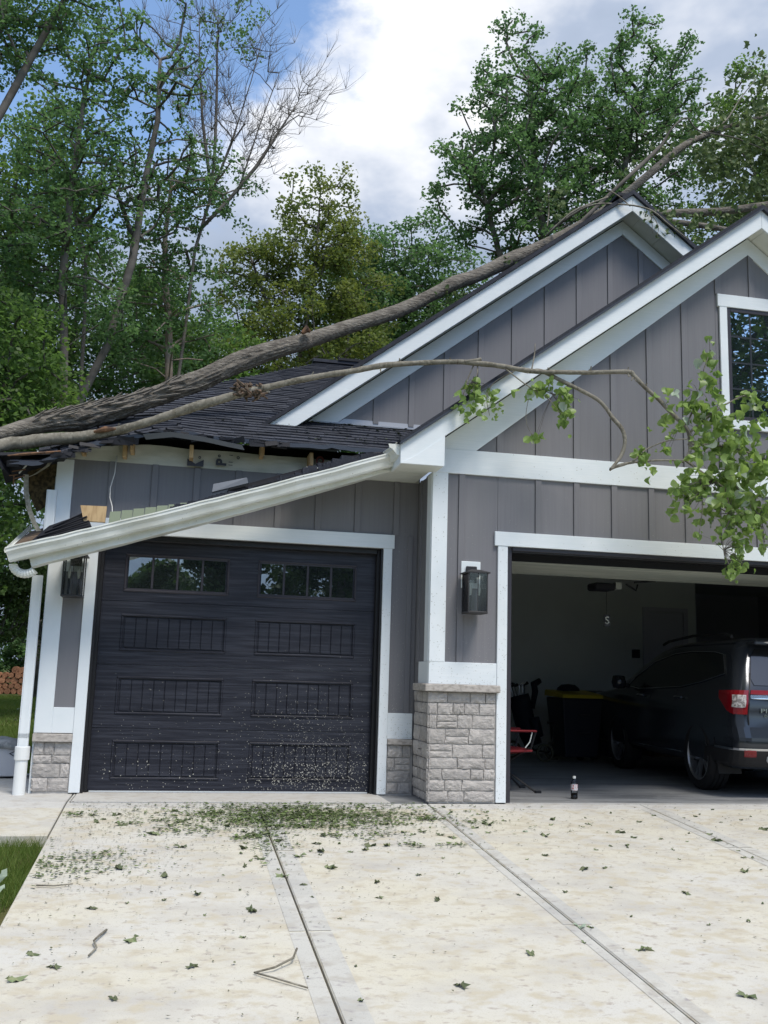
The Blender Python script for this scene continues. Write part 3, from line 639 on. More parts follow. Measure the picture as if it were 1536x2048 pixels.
# downspout elbow under the low end
el_ = MB(); pts = []; rads = []
for k in range(22):
    a = math.pi*1.0+math.pi*.82*k/21; pts.append((.075+.10*math.cos(a), -.02, -.09+.085*math.sin(a)*.95)); rads.append(.036+.004*(k % 2))
pts = [Vector((-4.55+p[0], .05, 2.12+p[2]))-B for p in pts]
el_.tube(pts, rads, 12); el_.build('elbow', gutter_m, fg)
# ---------------------------------------------------------------- downspout
dsp = empty('downspout', (-4.42, .5, 0), label='white corrugated downspout standing in a round pipe at the left corner', category='downspout')
def rdsp(z0, z1, x=.0, y=.0, lean=0.):
    q = MB(); n = 20; P = []
    for k in range(n):
        a = 2*math.pi*k/n; cx_, cy_ = math.cos(a), math.sin(a); e_ = .35
        P.append((.048*math.copysign(abs(cx_)**e_, cx_)*(1-.05*(k % 2)), .036*math.copysign(abs(cy_)**e_, cy_)*(1-.09*(k % 2))))
    q.add([(p[0]+x, p[1]+y, z0) for p in P]+[(p[0]+x+lean, p[1]+y, z1) for p in P], [(i, (i+1) % n, n+(i+1) % n, n+i) for i in range(n)]+[tuple(range(n))[::-1], tuple(range(n, 2*n))]); return q
rdsp(.36, 1.98).build('downspout_pipe', white_v, dsp); rdsp(2.30, 2.80, .055, .04).build('downspout_pipe', white_v, dsp)
rdsp(.5, .54, .0, .0).build('strap', white_v, dsp, loc=(0, 0, 0)); MB().lathe([(.055, 0), (.055, .30), (.066, .31), (.066, .42), (.056, .425), (.05, .40)], (0, 0, 0)).build('drain_pipe', mat('pvc', (.78, .80, .79), .35, .5), dsp, smooth=False)
q = MB(); q.tube([(-3.795,.52,3.18),(-3.80,.50,3.0),(-3.83,.48,2.85),(-3.825,.46,2.75),(-3.79,.35,2.65),(-3.775,.24,2.56)], .005, 6)
q.build('dangling_wire', mat('white_cable', (.6, .6, .58), .5), None, smooth=True, label='thin white cable hanging from the house wrap to the fallen gutter', category='cable')

# ---------------------------------------------------------------- black garage door
gd = empty('garage_door', (-2.51, .72, 0), label='closed black woodgrain garage door with two rows of small windows', category='garage door')
def G(name, x0, x1, y0, y1, z0, z1, m, par=gd, bev=0, **k):
    px, py, pz = (2.51, -.72, 0) if par is gd or getattr(par, 'parent', None) is gd else (0, 0, 0)
    return box(name, x0+px, x1+px, y0+py, y1+py, z0, z1, m, par, bev=bev, **k)
DZ = [.012, .59, 1.185, 1.794, 2.42]; DP = [(-3.651, -2.641), (-2.362, -1.356)]; PZ = [(.115, .478), (.717, 1.077), (1.316, 1.670), (1.885, 2.262)]
for k in range(4):
    z0, z1 = DZ[k]+.002, DZ[k+1]-.002
    sec = G('door_section', -3.90, -1.115, .74, .78, z0, z1, door_m)
    a, b = PZ[k]; yf = .725
    for (xa, xb, za, zb_) in ((-3.90, DP[0][0], z0, z1), (DP[0][1], DP[1][0], z0, z1), (DP[1][1], -1.115, z0, z1), (*DP[0], z0, a), (*DP[0], b, z1), (*DP[1], z0, a), (*DP[1], b, z1)):
        G('stile', xa, xb, yf, .741, za, zb_, door_m, sec)
    for (x0, x1) in DP:
        # raised rim around each recessed panel
        for (xa, xb, za, zb_) in ((x0, x1, a, a+.022), (x0, x1, b-.022, b), (x0, x0+.022, a+.022, b-.022), (x1-.022, x1, a+.022, b-.022)):
            G('panel_rim', xa, xb, .716, .7405, za, zb_, door_m if k < 3 else frame_m, sec, bev=.006)
        if k < 3:
            n = 9; w = (x1-x0-.07)/n
            for i in range(n): G('plank', x0+.035+i*w+.0035, x0+.035+(i+1)*w-.0035, .7285, .7395, a+.034, b-.034, door_m, sec, bev=.0025)
        else:
            G('panel_rim', x0+.022, x1-.022, .7265, .7395, a+.022, a+.036, frame_m, sec); G('panel_rim', x0+.022, x1-.022, .7265, .7395, b-.036, b-.022, frame_m, sec)
            n = 4; w = (x1-x0-.05)/n
            for i in range(n):
                xa = x0+.025+i*w; G('pane', xa+.012, xa+w-.012, .731, .7385, a+.036, b-.036, door_glass, sec)
                if i: G('muntin', xa-.0115, xa+.0115, .722, .7395, a+.036, b-.036, frame_m, sec, bev=.003)
for xa, xb in ((-3.90, -3.845), (-1.165, -1.115)): G('door_stop', xa, xb, .655, .724, .004, 2.43, black_trim, gd, bev=.006)
for xa, xb in ((-3.899, -3.875), (-1.135, -1.116)): G('jamb', xa, xb, .59, .654, .004, 2.43, black_trim, gd)
G('door_stop', -3.845, -1.165, .64, .724, 2.375, 2.43, black_trim, gd, bev=.006)
G('bottom_seal', -3.83, -1.18, .712, .76, .002, .014, mat('pale_seal', (.6, .63, .64), .5), gd)
# sawdust chips stuck to the door
chips = []; ct = []
rg = np.random.default_rng(4)
n = 1900; ux = np.where(rg.random(n) < .80, rg.normal(-1.70, .38, n), rg.uniform(-3.8, -1.2, n)); uzv = np.abs(rg.normal(0, .45, n))+.03
keep = (ux > -3.82) & (ux < -1.18) & (uzv < 2.3); ux, uzv = ux[keep], uzv[keep]; s_ = rg.uniform(.0010, .0036, len(ux))*(1+.8*(uzv < .3)*rg.random(len(ux)))
a_ = rg.uniform(0, 6.28, len(ux)); q4 = np.zeros((len(ux), 4, 3))
for k in range(4):
    an = a_+k*math.pi/2; rr_ = s_*(1.5 if k % 2 else .8); q4[:, k, 0] = ux+np.cos(an)*rr_+2.51; q4[:, k, 1] = .7135-.72; q4[:, k, 2] = uzv+np.sin(an)*rr_
np_mesh('sawdust_chips', q4, 1, 4, mat('sawdust', (.46, .45, .40), .9, .1), parent=gd, kind='stuff')

def splatter(name, x0, x1, z0, z1, y, n, smin, smax, m, seed, par):
    g_ = np.random.default_rng(seed); x = g_.uniform(x0, x1, n); z = z0+(z1-z0)*g_.random(n)**1.4; s2 = g_.uniform(smin, smax, n); a2 = g_.uniform(0, 6.28, n); Q = np.zeros((n, 4, 3))
    for k in range(4):
        an = a2+k*math.pi/2; r2 = s2*(1.6 if k % 2 else .6); Q[:, k, 0] = x+np.cos(an)*r2; Q[:, k, 1] = y; Q[:, k, 2] = z+np.sin(an)*r2
    np_mesh(name, Q, 1, 4, m, parent=par, kind='stuff')
spk = mat('green_brown_splash', (.30, .30, .25), .9, .1); spl = bpy.data.materials['sawdust']
splatter('splash_specks', -.77, -.62, 1.1, 3.1, -.0315, 120, .0015, .005, spk, 1, house); splatter('splash_specks', -.60, -.11, 1.1, 1.3, -.0295, 80, .0015, .004, spk, 2, house)
splatter('splash_specks', -.099, -.001, .05, 2.4, -.0375, 130, .0015, .0045, spk, 3, house); splatter('splash_specks', -.10, 5, 2.45, 2.57, -.0435, 60, .0015, .004, spk, 4, house)
splatter('sawdust_specks', -.60, -.11, 1.3, 2.6, -.0115, 220, .001, .003, spl, 5, house); splatter('sawdust_specks', -1.02, -.78, .8, 2.6, LY-.0115, 260, .001, .003, spl, 6, house)
splatter('splash_specks', -1.11, -1.03, .03, 2.4, LY-.0375, 110, .0015, .004, spk, 7, house); splatter('splash_specks', 0, 3, 3.14, 3.37, -.0355, 60, .0015, .005, spk, 8, house)
splatter('sawdust_specks', .0, 3.2, 2.6, 3.1, -.0275, 120, .001, .003, spl, 9, house); splatter('splash_specks', -1.02, -.78, .55, .79, LY-.0295, 60, .0015, .004, spk, 10, house)
# ---------------------------------------------------------------- open garage interior
gi = MB()
dry = mat('drywall', (.56, .60, .59), .9, .15, noise_=(1.5, (.52, .55, .55), .4, .7)); dark_in = mat('darker_interior_wall', (.34, .35, .41), .9, .1)  # second wall colour is darker than the drywall, used for recess, right wall and header
inn = box('interior_back_wall', -4.2, 5.55, 6.2, 6.3, 0, 2.95, dry, house)
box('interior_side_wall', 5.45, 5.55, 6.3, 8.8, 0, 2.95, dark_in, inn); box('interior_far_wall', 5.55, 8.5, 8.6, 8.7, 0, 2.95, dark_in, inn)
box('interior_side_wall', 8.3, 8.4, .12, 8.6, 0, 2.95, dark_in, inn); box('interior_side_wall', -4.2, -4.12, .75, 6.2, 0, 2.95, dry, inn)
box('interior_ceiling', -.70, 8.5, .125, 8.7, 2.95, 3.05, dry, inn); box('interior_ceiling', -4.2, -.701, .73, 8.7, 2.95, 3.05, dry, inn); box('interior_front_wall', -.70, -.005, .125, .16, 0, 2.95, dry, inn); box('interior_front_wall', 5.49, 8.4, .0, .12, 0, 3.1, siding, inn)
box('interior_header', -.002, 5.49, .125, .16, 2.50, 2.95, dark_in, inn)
box('door_jamb', .0, .055, .0, .16, .004, 2.44, frame_m, fw_o, bev=.004); box('door_jamb', 5.42, 5.478, .0, .16, .004, 2.44, frame_m, fw_o)
box('head_jamb', .055, 5.42, .0, .16, 2.385, 2.44, black_trim, fw_o, bev=.004); box('head_seal', .055, 5.42, -.016, .0, 2.40, 2.438, frame_m, fw_o, bev=.004)
idr = mat('interior_door_paint', (.42, .43, .49), .6, .3)
idoor = empty('interior_door', (4.97, 6.2, 0), label='plain grey door in the back wall of the open garage', category='door')
bevel(MB().box(-.33, .33, -.02, -.001, .25, 2.36).build('door_leaf', idr, idoor), .004)
for a in ((-.41, -.335, -.04, -.001, .2, 2.44), (.335, .41, -.04, -.001, .2, 2.44), (-.335, .335, -.04, -.001, 2.365, 2.44)): MB().box(*a).build('door_frame', idr, idoor)
MB().lathe([(.0, 0), (.03, .0), (.03, .03), (0, .04)], (0, 0, 0), 10).build('door_knob', frame_m, idoor, loc=(-.27, -.03, 1.15), rot=(R(90), 0, 0)); MB().box(-.45, .45, -.35, -.001, 0, .2).build('door_step', ply, idoor)
box('wall_control', 4.36, 4.49, 6.16, 6.199, 1.58, 1.72, under_m, None, label='small black control plate on the back wall beside the grey door', category='wall control')
# raised overhead door, seen from below
rd = empty('raised_garage_door', (2.74, .28, 2.385), label='open overhead door stored flat under the ceiling of the right bay', category='garage door')
panel_u = mat('door_underside', (.42, .44, .41), .5, .3, noise_=((1, 8, 1), (.34, .37, .35), .4, .6))
for k in range(3):
    y0 = .12+k*.42; s_ = MB().box(-2.68, 2.68, y0, y0+.412, -.01, .035).build('door_section', panel_u, rd)
    for yy in (.04, .13, .25, .36): MB().box(-2.68, 2.68, y0+yy, y0+yy+.022, -.022, -.0095).build('rib', panel_u, s_)
MB().box(-2.69, 2.69, .085, .115, -.035, .035).build('bottom_seal', under_m, rd)
for x in (-2.70, 2.70): MB().box(x-.015, x+.015, -.2, 2.7, .04, .09).build('track', frame_m, rd)
op = empty('door_opener', (1.95, 2.05, 2.26), label='black garage door opener hanging under the raised door', category='opener')
bevel(MB().box(-.15, .12, -.12, .14, .0, .09).build('opener_housing', under_m, op), .02); MB().box(.125, .20, -.10, .10, .02, .10).build('lamp_cover', panel_u, op)
q = MB(); q.tube([(.30,-.0,.10),(.44,-.0,.02),(.46,-.0,.10)], .012, 6); q.tube([(.36,-.1,.11),(.6,-.2,.13)], .012, 6); q.build('drawbar', under_m, op)
q = MB(); q.tube([(0,0,0),(0,0,.35)], .003, 5); tg = empty('hanging_pull', (2.02, 2.1, 1.93), label='small pale pull tag hanging on a cord from the opener', category='pull cord')
q.build('cord', frame_m, tg); text_mesh('tag_mark', 'S', .13, gutter_m, tg, (0, -.012, -.03), (R(90), 0, 0), ext=.006); MB().box(-.035, .04, -.006, .006, -.10, .04).build('tag', frame_m, tg)

# ---------------------------------------------------------------- gable window
gwn = empty('gable_window', (2.734, 0, 3.93), label='black framed window with white trim high in the front gable', category='window')
def Wb(name, x0, x1, y0, y1, z0, z1, m, bev=.003, par=gwn): return box(name, x0-2.734, x1-2.734, y0, y1, z0-3.93, z1-3.93, m, par, bev=bev)
Wb('head_casing', 2.345, 3.123, -.042, -.012, 5.18, 5.32, white); Wb('side_casing', 2.367, 2.455, -.038, -.0115, 3.93, 5.18, white_v); Wb('side_casing', 3.013, 3.101, -.038, -.0115, 3.93, 5.18, white_v)
Wb('sill_casing', 2.350, 3.118, -.048, -.0115, 3.83, 3.93, white)
for a in ((2.455, 2.50, 3.93, 5.18), (2.968, 3.013, 3.93, 5.18), (2.50, 2.968, 5.135, 5.18), (2.50, 2.968, 3.93, 3.975)): Wb('window_frame', a[0], a[1], -.030, -.0115, a[2], a[3], frame_m)
Wb('glass_pane', 2.50, 2.968, -.018, -.0118, 3.975, 5.135, win_glass, bev=0)
mun = mat('muntin_behind_glass', (.02, .024, .028), .4)
Wb('muntin', 2.725, 2.745, -.0205, -.0185, 3.975, 5.135, mun, 0)
for z in (4.27, 4.56, 4.85): Wb('muntin', 2.50, 2.724, -.0205, -.0185, z, z+.018, mun, 0); Wb('muntin', 2.746, 2.968, -.0205, -.0185, z, z+.018, mun, 0)

# ---------------------------------------------------------------- wall lanterns
lg = clear_glass('lantern_glass'); lan_m = mat('lantern_bronze', (.028, .027, .028), .5, .4, noise_=((70, 70, 70), (.09, .09, .08), .6, .72)); bulb_m = mat('candle_sleeve', (.42, .42, .36), .4, .4); lblock = mat('lantern_block', (.74, .79, .80), .5)
def lantern(loc, lab, tilt=0):
    t = empty('wall_lantern', loc, label=lab, category='wall lamp', group='wall lanterns beside the garage doors')
    bevel(MB().box(-.115, .115, -.030, -.001, -.02, .24).build('mounting_block', lblock, t), .003)
    bevel(MB().box(-.062, .062, -.062, -.031, .03, .19).build('back_plate', lan_m, t), .004)
    bevel(MB().box(-.025, .025, -.11, -.063, .06, .11).build('arm', lan_m, t), .004)
    q = MB(); q.add([(-.14,-.30,.105),(.14,-.30,.105),(.14,-.055,.105),(-.14,-.055,.105),(-.14,-.30,.117),(.14,-.30,.117),(.14,-.055,.117),(-.14,-.055,.117),(-.05,-.21,.145),(.05,-.21,.145),(.05,-.13,.145),(-.05,-.13,.145)],
          [(0,3,2,1),(0,1,5,4),(1,2,6,5),(2,3,7,6),(3,0,4,7),(4,5,9,8),(5,6,10,9),(6,7,11,10),(7,4,8,11),(8,9,10,11)]); q.build('lantern_roof', lan_m, t)
    for x in (-.108, .108):
        for y in (-.285, -.068): MB().box(x-.006, x+.006, y-.006, y+.006, -.255, .105).build('cage_bar', lan_m, t)
    MB().box(-.004, .004, -.289, -.281, -.255, .105).build('cage_bar', lan_m, t)
    bevel(MB().box(-.116, .116, -.293, -.060, -.275, -.255).build('lantern_base', lan_m, t), .004)
    for a in ((-.102, .102, -.2865, -.2845, -.255, .105), (-.102, .102, -.0685, -.0665, -.255, .105), (-.109, -.107, -.279, -.074, -.255, .105), (.107, .109, -.279, -.074, -.255, .105)): MB().box(*a).build('glass_pane', lg, t)
    for x in (-.05, .05):
        MB().lathe([(0, -.255), (.013, -.255), (.013, -.10), (.0, -.10)], (x, -.178, 0), 8).build('candle_sleeve', lan_m, t)
        MB().lathe([(.008, -.10), (.016, -.07), (.017, -.04), (.010, -.0), (0, .02)], (x, -.178, 0), 10).build('bulb', bulb_m, t, smooth=True)
    MB().lathe([(0, .0), (.05, .0), (.05, .03), (0, .03)], (0, -.178, .075), 12).build('socket_plate', lan_m, t)
    t.scale = (.84, .92, 1)
    return t
lantern((-.372, -.002, 2.03), 'bronze box lantern on the stone pier side beside the open garage bay')
l2 = lantern((-4.09, LY-.010, 2.06), 'bronze box lantern under the fallen gutter at the left corner')
MB().lathe([(0, 0), (.05, .0), (.055, .03), (.045, .06), (0, .07)], (0, 0, 0), 16).build('white_globe', gutter_m, l2, loc=(0, -.17, .15), smooth=True)

# ================================================================== CAR
paint = mat('grey_car_paint', (.030, .035, .044), .16, .7, metal=.35); plast = mat('car_black_plastic', (.016, .016, .018), .5, .35)
chrome = mat('chrome', (.62, .64, .67), .14, .5, metal=1); carglass = glass_mat('car_glass', (.004, .005, .006), .07, (.8, .85, .9)); rubber = mat('tyre_rubber', (.018, .018, .019), .75, .3)
tred = mat('red_lens', (.20, .005, .010), .18, .6); tclear = mat('clear_lens', (.55, .52, .50), .2, .6, noise_=((26, 26, 26), (.2, .18, .17), .45, .55)); silver = mat('silver_skid_plate', (.42, .43, .45), .35, .5, metal=.4)
th = R(-5)
car = empty('parked_suv', (3.6166, .2202, 0), th, label='dark grey family SUV parked nose first in the open garage bay', category='car')
zs = [.30, .36, .45, .52, .60, .72, .80, .90, 1.00, 1.08, 1.12, 1.22, 1.34, 1.46, 1.56, 1.63, 1.67, 1.69]
def ip(z, tab):
    for (a, va), (b, vb) in zip(tab, tab[1:]):
        if z <= b: return va+(vb-va)*max(0, (z-a))/(b-a)
    return tab[-1][1]
HW = [(.30,.90),(.36,.955),(.52,.975),(.72,.982),(.90,.975),(1.08,.945),(1.12,.93),(1.34,.87),(1.56,.79),(1.63,.73),(1.67,.62),(1.69,.48)]
RY = [(.30,.16),(.36,.09),(.45,.035),(.55,.0),(.62,.005),(.72,.035),(.80,.06),(.90,.06),(1.0,.06),(1.12,.10),(1.34,.21),(1.56,.32),(1.63,.37),(1.67,.46),(1.69,.62)]
FY = [(.30,4.75),(.5,4.88),(.8,4.86),(1.00,4.72),(1.08,3.85),(1.12,3.75),(1.34,3.2),(1.56,2.65),(1.63,2.35),(1.67,2.1),(1.69,1.9)]
hw = lambda z: ip(z, HW); ry = lambda z: ip(z, RY); fy = lambda z: ip(z, FY)
def ring(z, grow=0.):
    w, y0, y1 = hw(z)+grow, ry(z)-grow, fy(z)+grow; P = []
    rc = min(.15, w*.6); rf = min(.55, (y1-y0)*.3)
    def arc(cx_, cy_, rx_, ry_, a0, a1, n=9): return [(cx_+rx_*math.cos(a0+(a1-a0)*k/n), cy_+ry_*math.sin(a0+(a1-a0)*k/n)) for k in range(n+1)]
    P += arc(-w+rc, y0+.16, rc, .16, math.pi*1.5, math.pi); 
    P += [(-w, y0+.16+(y1-rf-y0-.16)*k/24) for k in range(1, 24)]
    P += arc(-w+rc, y1-rf, rc, rf, math.pi, math.pi*.5); P += arc(w-rc, y1-rf, rc, rf, math.pi*.5, 0)
    P += [(w, y1-rf-(y1-rf-y0-.16)*k/24) for k in range(1, 24)]; P += arc(w-rc, y0+.16, rc, .16, 0, -math.pi*.5)
    P += [(w-rc-(2*(w-rc))*k/8, y0) for k in range(1, 8)]
    return P
q = MB(); k_ = len(ring(.5))
for z in zs:
    for x, y_ in ring(z): q.v.append((x, y_+.0, z+(.012*math.cos(x*1.4) if z > 1.6 else 0)))
q.f = [(i*k_+j, i*k_+(j+1) % k_, (i+1)*k_+(j+1) % k_, (i+1)*k_+j) for i in range(len(zs)-1) for j in range(k_)]+[tuple((len(zs)-1)*k_+j for j in range(k_)), tuple(range(k_))[::-1]]
q.f = [f[::-1] for f in q.f]
body = q.build('body', paint, car, smooth=True)
arch = MB()
for yc in (.98, 3.5):
    for s_ in (-1, 1):
        n = 28; arch.add([(s_*x, yc+.425*math.cos(2*math.pi*k/n), .36+.425*math.sin(2*math.pi*k/n)) for x in (.68, 1.2) for k in range(n)], [tuple(range(n)) if s_ > 0 else tuple(range(n))[::-1], tuple(range(n, 2*n))[::-1] if s_ > 0 else tuple(range(n, 2*n))]+[((k, n+k, n+(k+1) % n, (k+1) % n) if s_ > 0 else (k, (k+1) % n, n+(k+1) % n, n+k)) for k in range(n)])
ao = arch.build('arch_cutter', plast)
bpy.context.view_layer.update()
ao.matrix_world = Matrix.Translation(car.location) @ Matrix.Rotation(th, 4, 'Z')
bm_ = body.modifiers.new('b', 'BOOLEAN'); bm_.object = ao; bm_.operation = 'DIFFERENCE'; bm_.solver = 'EXACT'
bpy.context.view_layer.update()
me2 = bpy.data.meshes.new_from_object(body.evaluated_get(bpy.context.evaluated_depsgraph_get()))
body.modifiers.clear(); body.data = me2; bpy.data.objects.remove(ao)
def side_patch(name, pts, m, off, thick=.004, s_=-1):
    q = MB(); n = len(pts)
    # triangulated fan with mid subdivision follows the tumblehome
    cy_ = sum(p[0] for p in pts)/n; cz_ = sum(p[1] for p in pts)/n
    rings = [[(cy_+(p[0]-cy_)*t, cz_+(p[1]-cz_)*t) for p in pts] for t in (1, .66, .33)]
    for rg_ in rings: q.v += [(s_*(hw(z)+off), y_, z) for y_, z in rg_]
    q.v.append((s_*(hw(cz_)+off), cy_, cz_))
    for a in range(2): q.f += [(a*n+i, a*n+(i+1) % n, (a+1)*n+(i+1) % n, (a+1)*n+i) for i in range(n)]
    q.f += [(2*n+i, 2*n+(i+1) % n, 3*n) for i in range(n)]
    return q.build(name, m, car)
WO = [(2.75, 1.09), (1.52, 1.13), (.94, 1.20), (.42, 1.29), (.58, 1.50), (.80, 1.53), (1.42, 1.55), (1.90, 1.53), (2.45, 1.44), (2.95, 1.25), (3.2, 1.12)]
for s_ in (-1, 1):
    side_patch('side_window', WO, carglass, .006, s_=s_)
    q = MB(); q.tube([(s_*(hw(z)+.010), y_, z) for y_, z in WO[::-1]+WO[-1:]], .007, 5); q.build('window_trim', chrome, car)
    q = MB(); q.tube([(s_*(hw(.36)+.002), y_, .385) for y_ in (1.45, 2.0, 3.05)], .008, 5); q.build('sill_trim', chrome, car)
    for y_ in (1.45, 2.62):
        q = MB(); q.tube([(s_*(hw(1.0)+.03), y_-.10, 1.01), (s_*(hw(1.0)+.045), y_, 1.015), (s_*(hw(1.0)+.03), y_+.10, 1.01)], .014, 6); q.build('door_handle', chrome, car)
    for y_ in (1.02+.55, 2.35):
        q = MB(); q.tube([(s_*(hw(z)+.0015), y_+(.0), z) for z in (.40, .7, 1.0, 1.1)], .004, 4); q.build('door_gap', plast, car)
    q = MB(); q.tube([(s_*.74, .55, 1.70), (s_*.72, .75, 1.735), (s_*.71, 1.6, 1.745), (s_*.72, 2.3, 1.70), (s_*.73, 2.45, 1.66)], .018, 6); q.build('roof_rail', plast, car)
    q = MB(); q.tube([(s_*.98, 3.02, 1.12), (s_*1.10, 3.02, 1.14)], .03, 6); q.lathe([(0, -.09), (.08, -.08), (.10, 0), (.08, .08), (0, .09)], (s_*1.13, 3.02, 1.17), 10); q.build('wing_mirror', paint, car, smooth=True)
    # tail light: red wedge wrapping the corner, clear square inside
    pts = [(.34, 1.085), (.10, 1.10), (.06, .88), (.16, .885), (.24, .97)]
    q = MB()
    def corner(yv, z, off):   # point on the rounded rear corner at path value yv (positive = along the side, negative = across the tailgate)
        w, y0 = hw(z), ry(z)
        if yv > .16: return (s_*(w+off), y0+yv, z)
        if yv > -.0: a = (yv/.16)*math.pi/2; return (s_*(w-.15+.15*math.sin(a)+off*math.sin(a)), y0+.16-.16*math.cos(a)-off*math.cos(a), z)
        return (s_*(w-.15+yv), y0-off, z)
    def patch(name, us, zlo, zhi, m, off):
        q = MB(); nz = 5; n = len(us)
        for j in range(nz+1):
            for u in us: z = zlo(u)+(zhi(u)-zlo(u))*j/nz; q.v.append(corner(u, z, off))
        q.f = [(j*n+i, j*n+i+1, (j+1)*n+i+1, (j+1)*n+i) for j in range(nz) for i in range(n-1)]
        q.f += [tuple(range(n))[::-1]]
        o = q.build(name, m, car); sm_ = o.modifiers.new('t', 'SOLIDIFY'); sm_.thickness = .012; sm_.offset = 0; return o
    us = [.36, .3, .24, .2, .16, .13, .10, .07, .04, .01]
    patch('tail_light', us, lambda u: .87+max(0, u-.10)*.60, lambda u: 1.115-.02*u, tred, .010)
    patch('clear_lens', [.11, .08, .05, .025], lambda u: .94, lambda u: 1.065, tclear, .020)
    if s_ < 0 or True: patch('light_bar', [-.006, -.1, -.2, -.3], lambda u: 1.075, lambda u: 1.118, tred, .010)
    patch('chrome_bar', [-.006, -.1, -.2, -.3], lambda u: 1.028, lambda u: 1.066, chrome, .012)
    patch('lower_bumper', [.75, .6, .4, .3, .2, .16, .12, .08, .04, 0, -.2, -.4, -.68], lambda u: .33, lambda u: .50, plast, .010)
    patch('bumper_step', [.30, .2, .16, .12, .08, .04, 0, -.2, -.4, -.68], lambda u: .60, lambda u: .735, paint, .004)
    patch('bumper_chrome', [.50, .3, .2, .16, .12, .08, .04, 0, -.2, -.4, -.68], lambda u: .502, lambda u: .522, chrome, .014)
    patch('reflector', [.05, .02, 0, -.04], lambda u: .435, lambda u: .495, tred, .022)
    patch('skid_plate', [-.16, -.2, -.4, -.68], lambda u: .34+(.06 if u > -.18 else 0), lambda u: .43 if u > -.18 else .47, silver, .022)
    patch('tailgate_gap', [.004, -.004], lambda u: .76, lambda u: 1.30, plast, .004)
    MB().add([(s_*.70, .50, .22), (s_*.96, .50, .22), (s_*.985, .56, .60), (s_*.72, .56, .60)], [(0, 1, 2, 3)]).build('mud_flap', plast, car).modifiers.new('t', 'SOLIDIFY').thickness = .012
q = MB(); q.tube([(-.70, .40, .755), (-.35, .035, .755), (.35, .035, .755), (.70, .40, .755)][1:3], .006, 4); q.build('tailgate_seam', plast, car)
q = MB(); n = 12
RW = [(-.72, 1.17), (.72, 1.17), (.74, 1.24), (.66, 1.50), (.60, 1.56), (-.60, 1.56), (-.66, 1.50), (-.74, 1.24)]
q.v = [(x, ry(z)-.008, z) for x, z in RW]; q.f = [tuple(range(8))]; q.build('rear_window', carglass, car)
bevel(MB().box(-.66, .66, .18, .50, 1.60, 1.645).build('spoiler', paint, car), .012)
q = MB(); q.tube([(-.64, .20, 1.625), (-.4, .17, 1.635), (0, .16, 1.64), (.4, .17, 1.635), (.64, .20, 1.625)], .011, 5); q.build('spoiler_lip', chrome, car)
text_mesh('badge', 'PILOT', .062, chrome, car, (-.56, .043, .905), (R(90), 0, 0), ext=.004, sc=(1.7, 1, 1), off=.001); text_mesh('badge', 'ELITE', .034, chrome, car, (-.60, .043, .855), (R(90), 0, 0), ext=.003, sc=(1.5, 1, 1))
tyre = MB(); tyre.lathe([(.27, -.115), (.34, -.122), (.368, -.10), (.376, -.075), (.376, -.072), (.368, -.069), (.368, -.063), (.376, -.06), (.376, -.02), (.368, -.017), (.368, -.011), (.376, -.008), (.376, .035), (.368, .038), (.368, .044), (.376, .047), (.376, .075), (.368, .10), (.34, .122), (.27, .115)], (0, 0, 0), 48)
tym = tyre.mesh('tyre', rubber)
rim_ = MB(); rim_.lathe([(.268, -.10), (.272, -.112), (.262, -.116), (.252, -.10), (.245, .05), (.0, .06)], (0, 0, 0), 40); rim_.lathe([(.0, -.085), (.04, -.085), (.045, -.06), (.03, 0)], (0, 0, 0), 16)
for k in range(5):
    a = 2*math.pi*k/5+.3
    for da in (-.17, .17):
        p0 = Vector((.035*math.cos(a), .035*math.sin(a), -.072)); p1 = Vector((.258*math.cos(a+da), .258*math.sin(a+da), -.095))
        d = (p1-p0).normalized(); nrm_ = Vector((-d.y, d.x, 0)).normalized()
        rim_.add([p0-nrm_*.011, p0+nrm_*.011, p1+nrm_*.015, p1-nrm_*.015, p0-nrm_*.011+Vector((0,0,.03)), p0+nrm_*.011+Vector((0,0,.03)), p1+nrm_*.015+Vector((0,0,.03)), p1-nrm_*.015+Vector((0,0,.03))], [(0,3,2,1),(0,1,5,4),(1,2,6,5),(2,3,7,6),(3,0,4,7)])
rimm = rim_.mesh('rim', mat('alloy_rim', (.30, .31, .33), .3, .5, metal=.8)); dk = MB(); dk.lathe([(0, -.02), (.25, -.02)], (0, 0, 0), 24); dkm = dk.mesh('brake_disc', plast)
for yc in (.98, 3.5):
    for s_ in (-1, 1):
        w_ = empty('wheel', (s_*.86, yc, .376), 0); w_.parent = car; w_.rotation_euler = (0, R(90)*(1 if s_ < 0 else -1), 0)
        inst('tyre', tym, w_); inst('rim', rimm, w_); inst('brake_disc', dkm, w_)

